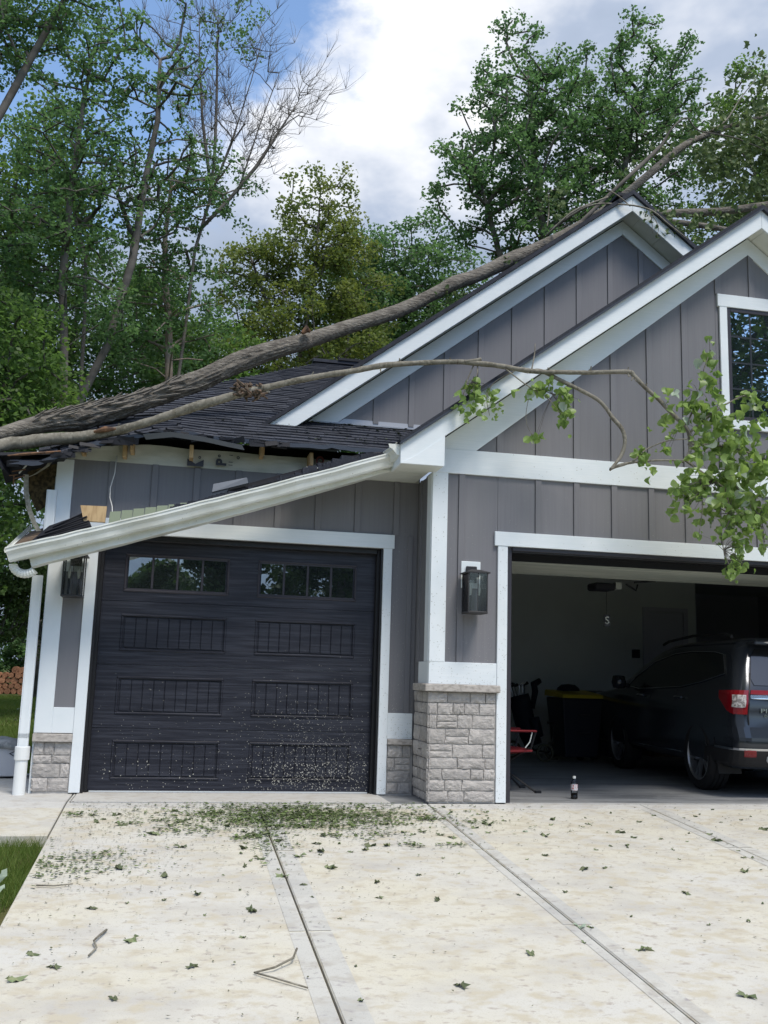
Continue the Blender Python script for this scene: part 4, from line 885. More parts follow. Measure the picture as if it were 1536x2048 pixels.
# ================================================================== GARAGE THINGS
def binny(loc, lab, lidm, rz=0, sc=1.):
    t = empty('wheelie_bin', loc, rz, label=lab, category='bin', group='wheelie bins at the back of the garage')
    bodym = mat('bin_body', (.016, .018, .028), .5, .3)
    q = MB(); q.add([(x*w, y*w2, z) for z, w, w2 in ((.08, .25, .25), (.92*sc, .32, .33)) for x, y in ((-1,-1),(1,-1),(1,1),(-1,1))], [(0,3,2,1),(4,5,6,7),(0,1,5,4),(1,2,6,5),(2,3,7,6),(3,0,4,7)]); bevel(q.build('bin_body', bodym, t), .02, 2)
    q = MB(); q.add([(-.34,-.37,.92*sc),(.34,-.37,.92*sc),(.34,.36,.94*sc),(-.34,.36,.94*sc),(-.33,-.36,.97*sc),(.33,-.36,.97*sc),(.33,.35,1.03*sc),(-.33,.35,1.03*sc)], [(0,3,2,1),(4,5,6,7),(0,1,5,4),(1,2,6,5),(2,3,7,6),(3,0,4,7)]); bevel(q.build('bin_lid', lidm, t), .015, 2)
    for z in (.42, .68): MB().box(-.08, .10, -.31 - (z-.08)*.07, -.285, z*sc, z*sc+.012).build('bin_rib', frame_m, t)
    for x in (-.2, .2): MB().lathe([(0, -.03), (.09, -.03), (.09, .03), (0, .03)], (0, 0, 0), 16).build('bin_wheel', rubber, t, loc=(x, .26, .09), rot=(0, R(90), 0))
    return t
yl = mat('yellow_lid', (.42, .34, .02), .45, .4)
binny((2.72, 4.75, 0), 'dark wheelie bin with a yellow lid at the back of the garage', yl)
binny((3.42, 4.9, 0), 'dark wheelie bin with a black lid between the yellow lidded bin and the car', mat('black_lid', (.02, .02, .024), .5), .1, 1.0)
bagm = mat('black_nylon', (.012, .014, .022), .7, .2); q = MB()
q.lathe([(.0, .10), (.10, .09), (.16, .04), (.17, .0), (0, 0)], (0, 0, 0), 14); q.build('folded_bag', bagm, None, smooth=True, loc=(2.60, 4.7, 1.02), label='crumpled black bag lying on the yellow bin lid', category='bag')
gb = empty('golf_push_cart', (2.0, 4.85, 0), label='dark golf bag with clubs on a three wheeled push cart', category='golf cart')
q = MB(); q.tube([(.10, -.05, .22), (-.02, .0, .55), (-.08, .03, .85), (-.10, .04, .93)], [.13, .15, .155, .15], 14); q.build('golf_bag', bagm, gb, smooth=True)
q = MB(); q.tube([(.14, -.16, .35), (.06, -.16, .62)], [.07, .08], 10); q.build('bag_pocket', bagm, gb, smooth=True)
for k in range(6):
    a = k*1.05; p = Vector((-.10+.08*math.cos(a), .04+.07*math.sin(a), .9)); e2 = p+Vector((-.03+.04*math.cos(a), .0, .16+.06*random.random())); q = MB(); q.tube([p, e2], .008, 5); q.tube([e2, e2+Vector((.05, 0, .03))], [.018, .026], 6); q.build('golf_club', chrome if k % 2 else plast, gb)
q = MB(); q.tube([(.10, .0, .75), (.14, .0, 1.0), (.12, 0, 1.10), (.22, 0, 1.16)], [.035, .05, .06, .04], 8); q.build('driver_cover', bagm, gb, smooth=True)
q = MB(); q.tube([(.12, 0, .15), (-.30, 0, .95), (-.36, 0, 1.0)], .014, 6); q.tube([(.12, 0, .15), (.35, 0, .12), (.42, 0, .30), (.45, 0, .52), (.40, 0, .56)], .016, 6); q.tube([(.33, 0, .55), (.5, 0, .55)], .02, 6); q.build('cart_frame', plast, gb)
for p in ((.20, -.25, .13), (.44, .05, .14), (-.1, .3, .13)): MB().lathe([(.10, -.02), (.13, -.018), (.135, 0), (.13, .018), (.10, .02), (.10, -.02)], (0, 0, 0), 18).build('cart_wheel', mat('cart_wheel', (.06, .055, .03), .6) if p[0] == .20 else bpy.data.materials['cart_wheel'], gb, loc=p, rot=(R(90), 0, 0))
redf = mat('red_canvas', (.21, .025, .03), .8, .2)
cc = empty('camp_chair', (.30, 1.05, 0), label='red folding camp chair half hidden behind the left jamb of the open bay', category='chair')
q = MB()
for a, b in (((-.28,-.25,.0),(.24,.25,.44)), ((.34,-.22,.0),(-.22,.2,.44)), ((-.28,.25,0),(.24,-.2,.44)), ((.34,.25,0),(-.25,-.2,.44)), ((.26,-.22,.42),(.31,-.25,.62)), ((.26,.22,.42),(.31,.25,.62))): q.tube([a, b], .011, 6)
for p in ((.35,-.22,.0),(.35,.25,0)): q.box(p[0]-.03, p[0]+.03, p[1]-.02, p[1]+.02, 0, .025)
q.build('chair_frame', plast, cc)
q = MB(); q.add([(-.26,-.24,.43),(.28,-.24,.44),(.28,.24,.44),(-.26,.24,.43),(0,0,.385)], [(0,1,4),(1,2,4),(2,3,4),(3,0,4)]); q.build('seat', redf, cc).modifiers.new('t', 'SOLIDIFY').thickness = .02
for y_ in (-.25, .25): q = MB(); q.box(-.28, .32, y_-.035, y_+.035, .62, .64); bevel(q.build('armrest', redf, cc), .01)
q = MB(); q.add([(-.27,-.24,.46),(-.27,.24,.46),(-.38,.24,.9),(-.38,-.24,.9)], [(0,1,2,3)]); q.build('backrest', redf, cc).modifiers.new('t', 'SOLIDIFY').thickness = .015
q = MB(); q.tube([(.27,-.26,.62),(.24,-.27,.52),(.19,-.27,.46)], .006, 5); q.build('strap', gutter_m, cc)
MB().lathe([(0, 0), (.09, 0), (.085, .04), (.03, .07), (0, .07)], (0, 0, 0), 12).build('sun_hat', gutter_m, None, smooth=True, loc=(.20, .95, .44), label='pale cap lying on the red camp chair seat', category='cap')
tm = mat('floral_tin', (.45, .42, .38), .5, .3, noise_=[((38, 38, 38), (.06, .05, .06), .48, .52), ((30, 31, 30), (.40, .10, .14), .58, .62)])
MB().lathe([(0, 0), (.055, 0), (.06, .02), (.055, .17), (.045, .18), (0, .18)], (0, 0, 0), 16).build('patterned_jar', tm, None, loc=(.155, .62, 0), label='small patterned jar on the floor beneath the red camp chair', category='jar')
bt = empty('soda_bottle', (.853, .36, 0), label='nearly empty cola bottle with white cap standing at the garage threshold', category='bottle')
MB().lathe([(0, .002), (.030, .002), (.034, .012), (.034, .10), (.029, .115), (.033, .13), (.034, .145), (.026, .17), (.014, .195), (.013, .205)], (0, 0, 0), 18).build('bottle_body', lg, bt, smooth=True)
MB().lathe([(0, .004), (.029, .004), (.0325, .013), (.0325, .058), (0, .058)], (0, 0, 0), 18).build('cola', mat('cola', (.008, .005, .004), .1, .6), bt, smooth=True)
lab_m = mat('bottle_label', (.62, .60, .60), .5, .3, noise_=((55, 55, 90), (.5, .06, .07), .54, .58))
MB().lathe([(.0346, .085), (.0346, .145)], (0, 0, 0), 18).build('bottle_label', lab_m, bt, smooth=True); MB().lathe([(.0145, .198), (.016, .20), (.016, .222), (0, .222)], (0, 0, 0), 14).build('bottle_cap', gutter_m, bt)

# carton with sheeting beside the downspout
bxm = mat('white_carton', (.62, .63, .66), .6, .3)
cb = empty('white_carton', (-4.78, 2.02, 0), .15, label='white printed carton standing on the walk left of the downspout', category='carton')
bevel(MB().box(-.17, .19, -.2, .2, .02, .31).build('carton', bxm, cb), .01)
for z, w in ((.245, .05), (.185, .045), (.10, .04), (.06, .04)): MB().box(-.155, -.155+w, -.203, -.2005, z, z+.028).build('printed_mark', ink, cb)
text_mesh('printed_mark', 'O', .06, ink, cb, (-.13, -.202, .16), (R(90), R(-20), 0), ext=.001); text_mesh('printed_mark', '/', .05, ink, cb, (-.13, -.202, .16), (R(90), 0, 0), ext=.001); text_mesh('printed_mark', 'Z', .09, ink, cb, (.06, -.202, .26), (R(90), R(30), 0), ext=.001)
q = MB(); nn = 12
for i in range(nn+1):
    for j in range(7):
        u, v = i/nn*2-1, j/6*2-1; q.v.append((u*.30-.03, v*.25, .40-.10*abs(u)**3-.05*abs(v)**3+.02*noise.noise(Vector((u*4, v*4, 0)))))
q.f = [(i*7+j, (i+1)*7+j, (i+1)*7+j+1, i*7+j+1) for i in range(nn) for j in range(6)]; o = q.build('plastic_sheet', mat('grey_sheeting', (.36, .38, .39), .5, .4, noise_=(18, (.22, .24, .25), .4, .6)), None, smooth=True, label='crumpled grey sheeting draped over the white carton', category='sheeting'); o.location = (-4.82, 2.02, 0); o.modifiers.new('t', 'SOLIDIFY').thickness = .05
q = MB(); q.tube([(-5.3, 1.9, .04), (-4.9, 1.92, .06), (-4.62, 1.95, .03)], [.05, .04, .03], 8); q.build('rubble_bag', mat('grey_bag', (.16, .17, .17), .7), None, smooth=True, label='flat grey bag on the walk in front of the white carton', category='bag')
# firewood stack far left
fwd = empty('firewood_stack', (-9.3, 33.5, 0), label='stack of cut logs with round ends beyond the lawn', category='firewood')
logm = mat('log_end', (.42, .22, .13), .8, .2, noise_=((30, 30, 30), (.2, .09, .05), .4, .6), var=.3)
lgm = MB(); lgm.lathe([(0, 0), (.98, 0), (1, .05), (1, 1)], (0, 0, 0), 12); lgme = lgm.mesh('log', logm); lr_ = random.Random(2)
for r_ in range(5):
    for k in range(12):
        if r_ == 4 and not 3 < k < 11: continue
        rad = lr_.uniform(.10, .145); inst('log', lgme, fwd, (-1.1+k*.25+(r_ % 2)*.12+lr_.uniform(-.02, .02), lr_.uniform(-.05, .05), .12+r_*.215), (R(-90), 0, 0), (rad, rad, .5))

# ================================================================== FALLEN TREE
ft = empty('fallen_tree', (-4.23, .75, 3.5), label='long grey tree trunk fallen across the left roof onto the upper gable', category='fallen tree')
OF = Vector((-4.23, .75, 3.5))
def smooth_path(pts, n):
    """Catmull-Rom through (x,y,z,r)"""
    P = [np.array(p, float) for p in pts]; P = [2*P[0]-P[1]]+P+[2*P[-1]-P[-2]]; outp = []
    for i in range(1, len(P)-2):
        for k in range(n):
            t = k/n; a, b, c_, d = P[i-1], P[i], P[i+1], P[i+2]
            outp.append(.5*((2*b)+(-a+c_)*t+(2*a-5*b+4*c_-d)*t*t+(-a+3*b-3*c_+d)*t**3))
    outp.append(P[-2]); return outp
TR = [(-9.2,-.6,1.60,.09),(-7.2,-.2,2.38,.08),(-5.349,0.35,3.051,0.055),(-4.874,0.5,3.296,0.064),(-4.672,0.6,3.406,0.077),(-4.464,0.65,3.486,0.092),(-4.237,0.75,3.566,0.111),(-4.12,0.8,3.614,0.122),(-3.851,0.85,3.723,0.109),(-3.538,0.9,3.886,0.095),(-3.047,1.0,4.153,0.1),(-2.602,1.1,4.443,0.105),(-2.268,1.15,4.613,0.092),(-1.966,1.2,4.75,0.088),(-1.878,1.25,4.799,0.083),(-1.419,1.35,5.041,0.079),(-0.811,1.5,5.358,0.076),(-0.363,1.6,5.66,0.074),(-0.142,1.65,5.82,0.084),(-0.04,1.68,5.882,0.082),(0.185,1.72,5.995,0.079),(0.685,1.8,6.318,0.087),(0.9,1.85,6.459,0.069),(1.32,1.95,6.746,0.054),(1.833,2.1,7.132,0.052),(2.236,2.2,7.468,0.053),(2.907,2.5,8.141,0.052),(3.564,2.7,8.782,0.047),(4.25,2.9,9.238,0.041),(5.2,3.1,9.75,.025)]
sp = smooth_path(TR, 22)
def barkdisp(i, k, p):
    x = p.x; a = 2*math.pi*k/84; rough = max(.12, min(1, (x+4.75)*2.2)) if x < -2.6 else max(.13, 1-(x+2.6)*1.1)
    if x < -4.8: rough = .12
    q = Vector((x*2.4, math.cos(a)*3.1, math.sin(a)*3.1+x*.4)); r1 = abs(noise.noise(q)); r2 = abs(noise.noise(q*2.1+Vector((5, 1, 2)))); r3 = abs(noise.noise(q*4.3))
    return rough*(.16-.42*min(r1, .35)-.26*min(r2, .3)-.12*r3)+.06*noise.noise(Vector((x*1.7, 3, 1)))+.03*noise.noise(p*7)
q = MB(); q.tube([Vector(s_[:3])-OF for s_ in sp], [s_[3]*1.02 for s_ in sp], 84, True, lambda i, k, p: barkdisp(i, k, p+OF)); q.build('trunk', bark, ft, smooth=True)
def limb(pts, name='limb', m=bark_s, n=10, seg=14, knob=.08, par=ft, of=OF):
    s2 = smooth_path(pts, n); q = MB(); q.tube([Vector(s_[:3])-of for s_ in s2], [s_[3] for s_ in s2], seg, True, lambda i, k, p: knob*noise.noise((p+of)*9)+knob*.5*noise.noise((p+of)*26)); return q.build(name, m, par, smooth=True)
LBX_ = [(-9.2,-.85,1.36,.08),(-7.2,-.45,2.15,.07),(-5.277,0.1,2.864,0.053),(-4.842,0.38,3.159,0.061),(-4.631,0.42,3.219,0.064),(-4.419,0.42,3.265,0.062),(-4.226,0.38,3.286,0.059),(-4.059,0.33,3.307,0.052),(-3.792,0.25,3.358,0.043),(-3.492,0.15,3.453,0.04),(-3.041,0.05,3.622,0.045),(-2.735,0.0,3.729,0.038),(-2.583,0.0,3.79,0.036),(-2.447,0.0,3.832,0.033),(-2.021,-0.05,3.957,0.029),(-1.641,-0.1,4.043,0.029),(-1.353,-0.13,4.117,0.029),(-1.169,-0.17,4.142,0.027),(-0.683,-0.25,4.187,0.024),(-0.451,-0.32,4.175,0.027),(-0.223,-0.4,4.142,0.024),(0.047,-0.5,4.087,0.024),(0.241,-0.55,4.08,0.022),(0.599,-0.65,4.079,0.022),(0.938,-0.75,4.086,0.022),(1.0,-0.76,4.049,0.022),(1.092,-0.8,3.932,0.019),(1.204,-0.83,3.825,0.019),(1.294,-0.85,3.724,0.018),(1.38,-0.85,3.649,0.017),(1.497,-0.85,3.536,0.017),(1.518,-0.85,3.343,0.017),(1.438,-0.85,3.216,0.012)]
limb(LBX_, n=12, seg=18, knob=.16)
limb([(.07,-.5,4.09,.02),(0.174,-0.5,4.094,0.019),(0.385,-0.55,3.989,0.019),(0.517,-0.6,3.912,0.019),(0.713,-0.62,3.809,0.019),(0.826,-0.65,3.653,0.019),(0.909,-0.7,3.515,0.019),(0.923,-0.7,3.379,0.019),(0.875,-0.7,3.254,0.017),(0.749,-0.75,3.113,0.012)], seg=10, knob=.16)
limb([(-.55,-.30,4.185,.018),(-.44,-.33,4.20,.020),(-.395,-.34,4.215,.018)], seg=8)
limb([(.749,-.75,3.12,.014),(.86,-.78,3.17,.013),(1.15,-.82,3.22,.010),(1.5,-.85,3.24,.008)], seg=6); limb([(.749,-.75,3.125,.013),(.95,-.8,3.20,.010),(1.1,-.8,3.33,.008),(1.30,-.82,3.42,.006),(1.5,-.85,3.45,.006)], seg=6)
# torn knot and peeled bark around the fork
q = MB(); rk = random.Random(9)
for k in range(60):
    a = rk.uniform(0, 6.28); p = Vector((-2.60+rk.uniform(-.12, .12), -.02+.05*math.sin(a), 3.79+.055*math.cos(a))); e2 = p+Vector((rk.uniform(-.07, .07), -.03*abs(math.sin(a)), rk.uniform(-.07, .05))); q.tube([p-OF, e2-OF], [.022, .006], 6)
q.build('torn_knot', mat('torn_dark_bark', (.085, .07, .055), .9, .1, noise_=(30, (.16, .11, .08), .45, .6)), ft)
q = MB()
for k in range(70):
    t = rk.uniform(-4.6, -3.3); i = min(range(len(sp)), key=lambda j: abs(sp[j][0]-t)); P = Vector(sp[i][:3]); r_ = sp[i][3]; a = rk.uniform(-.7, 2.3); b_ = P+Vector((0, -math.sin(a), math.cos(a)))*r_*.98
    q.tube([b_-OF, b_+Vector((rk.uniform(.08, .22), -math.sin(a)*.03, .06+math.cos(a)*.03))-OF], [.020, .006], 4)
q.build('lifted_bark', bark, ft, kind='stuff')
q = MB(); q.tube([Vector(p)-OF for p in ((-1.99,1.06,4.80),(-1.94,1.07,4.86),(-1.90,1.08,4.83))], [.02, .04, .015], 8); q.build('branch_scar', torn, ft)
q = MB(); q.tube([Vector(p)-OF for p in ((-4.0,.235,3.33),(-3.9,.22,3.36),(-3.8,.215,3.37))], [.012, .03, .012], 8); q.build('branch_scar', torn, ft)
limb([(1.6,2.05,6.95,.03),(2.15,2.0,7.55,.026),(2.75,2.2,8.2,.030),(3.0,2.3,8.50,.022),(3.15,2.3,8.75,.014),(3.40,2.35,8.97,.011),(3.62,2.4,8.84,.010),(4.3,2.5,8.87,.009),(5.2,2.6,8.7,.006)], n=6, seg=6, m=bark_t)
limb([(1.75,2.4,7.15,.05),(2.16,2.5,7.34,.055),(2.9,2.5,7.53,.058),(3.97,2.5,7.72,.055),(4.72,2.5,7.92,.05),(6,2.6,8.3,.04)], n=6, seg=10, m=bark); limb([(2.0,2.3,7.22,.045),(2.6,2.3,7.30,.045),(3.27,2.3,7.36,.042),(4.2,2.4,7.4,.035)], n=5, seg=8, m=bark)
for pts in ([(1.2,1.9,6.8,.02),(1.45,1.3,6.86,.014),(1.75,1.0,6.78,.01),(2.1,.98,6.75,.012),(2.35,.99,6.6,.01),(2.6,1.0,6.45,.007)], [(1.55,1.0,6.95,.008),(1.7,.99,6.88,.008),(1.85,.98,6.76,.007)], [(1.1,1.8,6.66,.012),(1.35,1.6,6.9,.016),(1.6,1.6,7.06,.014),(1.9,1.7,7.25,.010)],
            [(2.1,.98,6.74,.006),(2.12,.97,6.6,.004),(2.13,.97,6.45,.003)], [(2.1,.98,6.74,.006),(2.2,.97,6.55,.004),(2.18,.97,6.4,.003)],
            [(-.42,-.3,4.18,.007),(-.44,-.36,4.05,.005),(-.50,-.4,3.95,.004)], [(.06,-.5,4.08,.008),(.13,-.4,4.3,.006),(.15,-.36,4.42,.004)], [(-.2,-.42,4.13,.008),(.0,-.5,3.95,.006),(.2,-.55,3.82,.005),(.33,-.58,3.66,.004)],
            [(.05,-.5,3.9,.004),(.0,-.52,3.6,.003),(.08,-.52,3.42,.003)], [(-.45,-.3,4.18,.007),(-.52,-.3,4.0,.006),(-.57,-.31,3.8,.004)], [(-.05,-.4,4.12,.006),(-.25,-.35,4.0,.005),(-.33,-.33,3.85,.004),(-.30,-.33,3.66,.003)],
            [(1.5,-.85,3.6,.01),(1.62,-.86,3.9,.008),(1.68,-.86,4.15,.006),(1.74,-.87,4.32,.004)], [(1.5,-.85,3.5,.014),(1.75,-.86,3.72,.01),(1.95,-.87,3.85,.008),(2.15,-.88,3.95,.005)], [(1.45,-.85,3.25,.014),(1.75,-.88,3.05,.012),(2.1,-.9,2.85,.01),(2.6,-.9,2.75,.007),(3.0,-.9,2.65,.006)],
            [(1.5,-.85,3.4,.014),(1.9,-.87,3.4,.01),(2.3,-.87,3.3,.008),(2.7,-.87,3.1,.006),(3.1,-.87,3.0,.005)], [(1.85,-.88,3.0,.01),(1.9,-.88,2.75,.008),(1.83,-.88,2.55,.006),(1.82,-.88,2.40,.005),(1.88,-.88,2.25,.004)], [(1.6,-.86,3.15,.007),(1.62,-.87,2.8,.005),(1.58,-.87,2.55,.003)],
            [(1.9,-.88,3.1,.008),(2.2,-.88,2.75,.006),(2.25,-.88,2.5,.004)]):
    limb(pts, 'twig', bark_s, 5, 5, 0)
# big leaves
def leaf_mesh(name, m, wid=.46, curl=.18, pale=False):
    # heart / tulip shaped blade, stem at origin, tip at +Y length 1, folded along the midrib
    outl = [(0, 0), (.22, .02), (.42, .16), (wid, .36), (.40, .56), (.24, .74), (.10, .90), (0, 1)]
    vs = []; fs = []
    for s_ in (1, -1):
        b_ = len(vs); ps = [(s_*x, y_) for x, y_ in outl]
        for x, y_ in ps: vs.append((x, y_, abs(x)*curl*1.3-curl*.9*(y_-.5)**2*2))
        mid = [(0, t) for t in (.2, .5, .8)]
        for x, y_ in mid: vs.append((0, y_, -curl*.9*(y_-.5)**2*2-.02))
        m0 = b_+8
        tri = [(0,1,m0-b_),(1,2,m0-b_),(2,3,m0+1-b_),(m0-b_,2,m0+1-b_),(3,4,m0+1-b_),(4,5,m0+2-b_),(m0+1-b_,4,m0+2-b_),(5,6,m0+2-b_),(6,7,m0+2-b_)]
        for t in tri: f = tuple(b_+i for i in t); fs.append(f if s_ > 0 else f[::-1])
    mb = MB(); mb.add([(x, y_, z) for x, y_, z in vs], fs); me = mb.mesh(name, m, True)
    a = me.attributes.new('tint', 'FLOAT', 'FACE'); a.data.foreach_set('value', [random.random()*.4]*len(me.polygons)); return me
LEAF = [leaf_mesh('leaf', leafN, .42, .28), leaf_mesh('leaf', leafN, .48, .55), leaf_mesh('leaf', leafN, .30, .85), leaf_mesh('leaf', leafP, .45, .3)]
rl = np.random.default_rng(11)
def hang(center, spread, n, size, tilt=.55, palefrac=.13):
    c0 = np.array(center); L_ = []
    for _ in range(int(n*(1.5 if c0[1] < 0 else 1.5))):
        p = c0+rl.normal(0, 1, 3)*np.array(spread); s_ = size*.97*rl.uniform(.45, 1.25)
        # blades hang: +Y axis mostly down, faces mostly towards the street
        e_ = Euler((R(-90)+rl.normal(0, tilt), rl.normal(0, .7), rl.normal(0, 1.1)), 'XYZ')
        L_.append((p, e_, s_, rl.random() < palefrac, rl.integers(0, 3)))
    return L_
LV = []
for cen, spr, n, sz in (((1.60,-.86,3.72),(.15,.07,.13),55,.105), ((1.72,-.87,4.18),(.05,.05,.13),22,.09), ((1.85,-.88,3.45),(.20,.10,.16),75,.11), ((2.1,-.88,3.15),(.26,.12,.16),80,.11), ((1.75,-.87,3.0),(.18,.09,.13),55,.10),
                        ((2.0,-.88,2.85),(.22,.1,.14),55,.10), ((2.35,-.88,3.7),(.20,.1,.12),30,.10), ((2.65,-.88,3.15),(.2,.1,.25),50,.10), ((2.15,-.88,3.85),(.10,.06,.08),16,.09), ((2.2,-.88,2.68),(.14,.06,.10),28,.09), ((1.50,-.86,2.95),(.10,.05,.10),26,.09),
                        ((1.93,-.88,2.60),(.055,.05,.10),30,.075), ((1.96,-.88,2.38),(.06,.05,.09),24,.075), ((1.92,-.88,2.23),(.06,.05,.05),12,.075), ((2.3,-.88,2.5),(.08,.05,.05),8,.08), ((1.60,-.87,2.52),(.04,.03,.03),3,.06),
                        ((-.52,-.42,3.90),(.05,.04,.06),12,.09), ((-.50,-.42,3.77),(.07,.04,.07),15,.09), ((-.57,-.42,3.66),(.03,.03,.05),6,.09), ((-.28,-.38,3.88),(.03,.03,.04),5,.07), ((-.22,-.38,3.72),(.04,.03,.06),7,.07),
                        ((.08,-.52,3.90),(.07,.05,.04),10,.09), ((.30,-.58,3.82),(.08,.05,.08),14,.10), ((.36,-.58,3.66),(.05,.05,.08),14,.085), ((.10,-.52,3.42),(.03,.03,.03),5,.08), ((.20,-.56,3.95),(.10,.04,.04),8,.08),
                        ((1.08,-.8,3.25),(.05,.04,.06),12,.075), ((1.02,-.8,3.33),(.05,.04,.03),4,.07), ((1.30,-.84,3.36),(.05,.04,.04),5,.09), ((1.28,-.84,3.85),(.06,.04,.04),6,.09), ((1.42,-.85,2.85),(.07,.04,.05),10,.085)):
    LV += hang(cen, spr, n, sz)
LV.sort(key=lambda a: -a[2])
for p, e_, s_, pale, k in LV[:296]: inst('leaf', LEAF[3] if pale else LEAF[k], ft, tuple(Vector(p)-OF), e_, (s_, s_, s_))
def joined(L_, name, par, m, of=OF, **kw):
    q = MB(); base = {k: [tuple(v.co) for v in LEAF[k].vertices] for k in range(4)}; fc = [tuple(f.vertices) for f in LEAF[0].polygons]; tn = []
    for p, e_, s_, pale, k in L_:
        Mx = Matrix.LocRotScale(Vector(p)-of, e_, Vector((s_, s_, s_))); q.add([Mx @ Vector(v) for v in base[int(k)]], fc); t_ = random.random(); tn += [t_]*len(fc)
    o = q.build(name, m, par, smooth=True, **kw); a = o.data.attributes.new('tint', 'FLOAT', 'FACE'); a.data.foreach_set('value', tn); return o
joined(LV[296:], 'leaf_spray', ft, leafN, kind='stuff')
# fine twigs carrying the hanging leaves
q = MB(); stems = [Vector(p) for p in ((1.45,-.85,3.6),(1.62,-.86,3.9),(1.74,-.87,4.3),(1.75,-.86,3.72),(2.15,-.88,3.9),(1.75,-.88,3.05),(2.1,-.9,2.85),(1.9,-.87,3.4),(2.3,-.87,3.3),(1.9,-.88,2.75),(1.82,-.88,2.4),(2.2,-.88,2.75),(.25,-.57,3.85),(-.5,-.42,3.95))]
for p, e_, s_, pale, k in LV[::4]:
    P = Vector(p); N0 = min(stems, key=lambda t: (t-P).length)
    if (N0-P).length < .45: q.tube([N0-OF, (N0+P)/2+Vector((0, 0, .03))-OF, P-OF], [.003, .0022, .0015], 4, False)
q.build('fine_twigs', bark_t, ft, kind='stuff')
q = MB()
for k in range(16):
    j = rk.randrange(8, 27); s2 = LBX_[j]; P = Vector(s2[:3]); d = Vector((rk.gauss(0, .5), -.4, rk.choice((-1, 1)))).normalized(); q.tube([P-OF, P+d*(s2[3]+rk.uniform(.015, .05))-OF], [.009, .006], 5)
q.build('snapped_stubs', bark_s, ft, kind='stuff')
# drooping crown leaves behind the gables, top right
leafO = mat('crown_leaves_drooping', (.14, .19, .075), .5, .35, tint=(.08, .125, .05), transl=.32)
CR = []
for cen, spr, n, sz in (((4.6,2.8,9.0),(.45,.3,.25),150,.12), ((4.9,2.8,8.6),(.40,.3,.35),200,.12), ((5.1,2.9,9.4),(.35,.3,.3),170,.12), ((4.2,2.8,8.75),(.18,.2,.16),50,.12), ((4.3,2.7,8.2),(.30,.2,.3),90,.11), ((3.85,2.6,8.55),(.12,.12,.14),24,.11), ((4.9,2.7,8.0),(.3,.2,.2),80,.11), ((5.3,3,10.0),(.3,.3,.35),120,.12),
                        ((2.62,1.7,6.95),(.16,.2,.12),40,.10), ((2.9,2.2,7.15),(.28,.2,.10),60,.11), ((3.3,2.3,7.2),(.2,.2,.10),30,.10), ((2.35,1.1,6.62),(.07,.05,.07),16,.09), ((2.1,1.0,6.7),(.05,.03,.04),8,.06), ((3.8,2.5,7.6),(.3,.2,.08),30,.09), ((4.4,2.5,7.7),(.2,.2,.1),30,.09),
                        ((1.3,2.2,7.35),(.12,.12,.14),18,.10), ((1.5,2.2,7.25),(.1,.1,.1),14,.10), ((3.1,2.6,8.6),(.12,.1,.1),16,.10), ((2.6,2.4,8.1),(.15,.1,.1),12,.08), ((-.1,1.6,5.65),(.25,.1,.05),20,.07), ((.6,1.75,6.2),(.2,.1,.05),16,.07)):
    CR += [(p_, e__, s__*.8, pl_, 2) for p_, e__, s__, pl_, k__ in hang(cen, spr, int(n*1.25), sz, .35)]
joined(CR, 'crown_leaves', ft, leafO, kind='stuff')
for pts in ([(4.0,2.8,9.1,.02),(4.3,2.8,9.35,.014),(4.6,2.9,9.8,.01),(4.9,2.9,10.2,.006)], [(4.2,2.9,9.2,.02),(4.5,2.8,8.9,.014),(4.8,2.8,8.4,.008),(4.85,2.8,8.0,.005)], [(4.4,2.9,9.25,.015),(4.9,2.8,9.1,.01),(5.2,2.8,8.6,.006)], [(2.5,1.9,7.1,.015),(2.62,1.6,7.0,.01),(2.5,1.1,6.6,.006)], [(1.2,2.0,6.9,.01),(1.3,2.2,7.2,.007),(1.3,2.2,7.45,.004)]): limb(pts, 'twig', bark_s, 5, 5, 0)

# ================================================================== TREES
def crown_leaves(name, cl, rad, per, size, m, seed, par, of, droop=.0, flat=.55):
    g_ = np.random.default_rng(seed); per = int(per*1.75); size *= .76; n = len(cl)*per; c0 = np.repeat(cl, per, 0); rr_ = np.repeat(rad, per)[:, None]
    d = g_.normal(0, 1, (n, 3)); d /= np.linalg.norm(d, axis=1)[:, None]; d *= (g_.random((n, 1))**.45)*rr_*np.array([1, 1, .72])
    c0 = c0+d-np.array(of); nrm = g_.normal(0, 1, (n, 3)); nrm[:, 2] = np.abs(nrm[:, 2])*(1+flat)+.1; nrm /= np.linalg.norm(nrm, axis=1)[:, None]
    t1 = np.cross(nrm, g_.normal(0, 1, (n, 3))); t1 /= np.linalg.norm(t1, axis=1)[:, None]; t2 = np.cross(nrm, t1)
    s_ = size*g_.uniform(.6, 1.25, (n, 1)); q4 = np.zeros((n, 4, 3))
    q4[:, 0] = c0-t1*s_*.62; q4[:, 1] = c0+t2*s_*.42+nrm*s_*.08; q4[:, 2] = c0+t1*s_*.62; q4[:, 3] = c0-t2*s_*.42+nrm*s_*.08
    clt = np.repeat(g_.random(len(cl)), per); tint = np.clip(clt*.6+g_.random(n)*.5-.05, 0, 1)
    return np_mesh(name, q4, 1, 4, m, tint, par)
def sample_crown(ell, n, seed, shell=.5, mind=.5):
    g_ = np.random.default_rng(seed); P = []; tries = 0; w = np.array([e_[3]*e_[4]*e_[5] for e_ in ell]); w = w/w.sum()
    while len(P) < n and tries < n*40:
        tries += 1; e_ = ell[g_.choice(len(ell), p=w)]; d = g_.normal(0, 1, 3); d /= np.linalg.norm(d); r_ = g_.random()**shell
        p = np.array(e_[:3])+d*r_*np.array(e_[3:6])
        if P and np.min(np.linalg.norm(np.array(P)-p, axis=1)) < mind: continue
        P.append(p)
    return np.array(P)
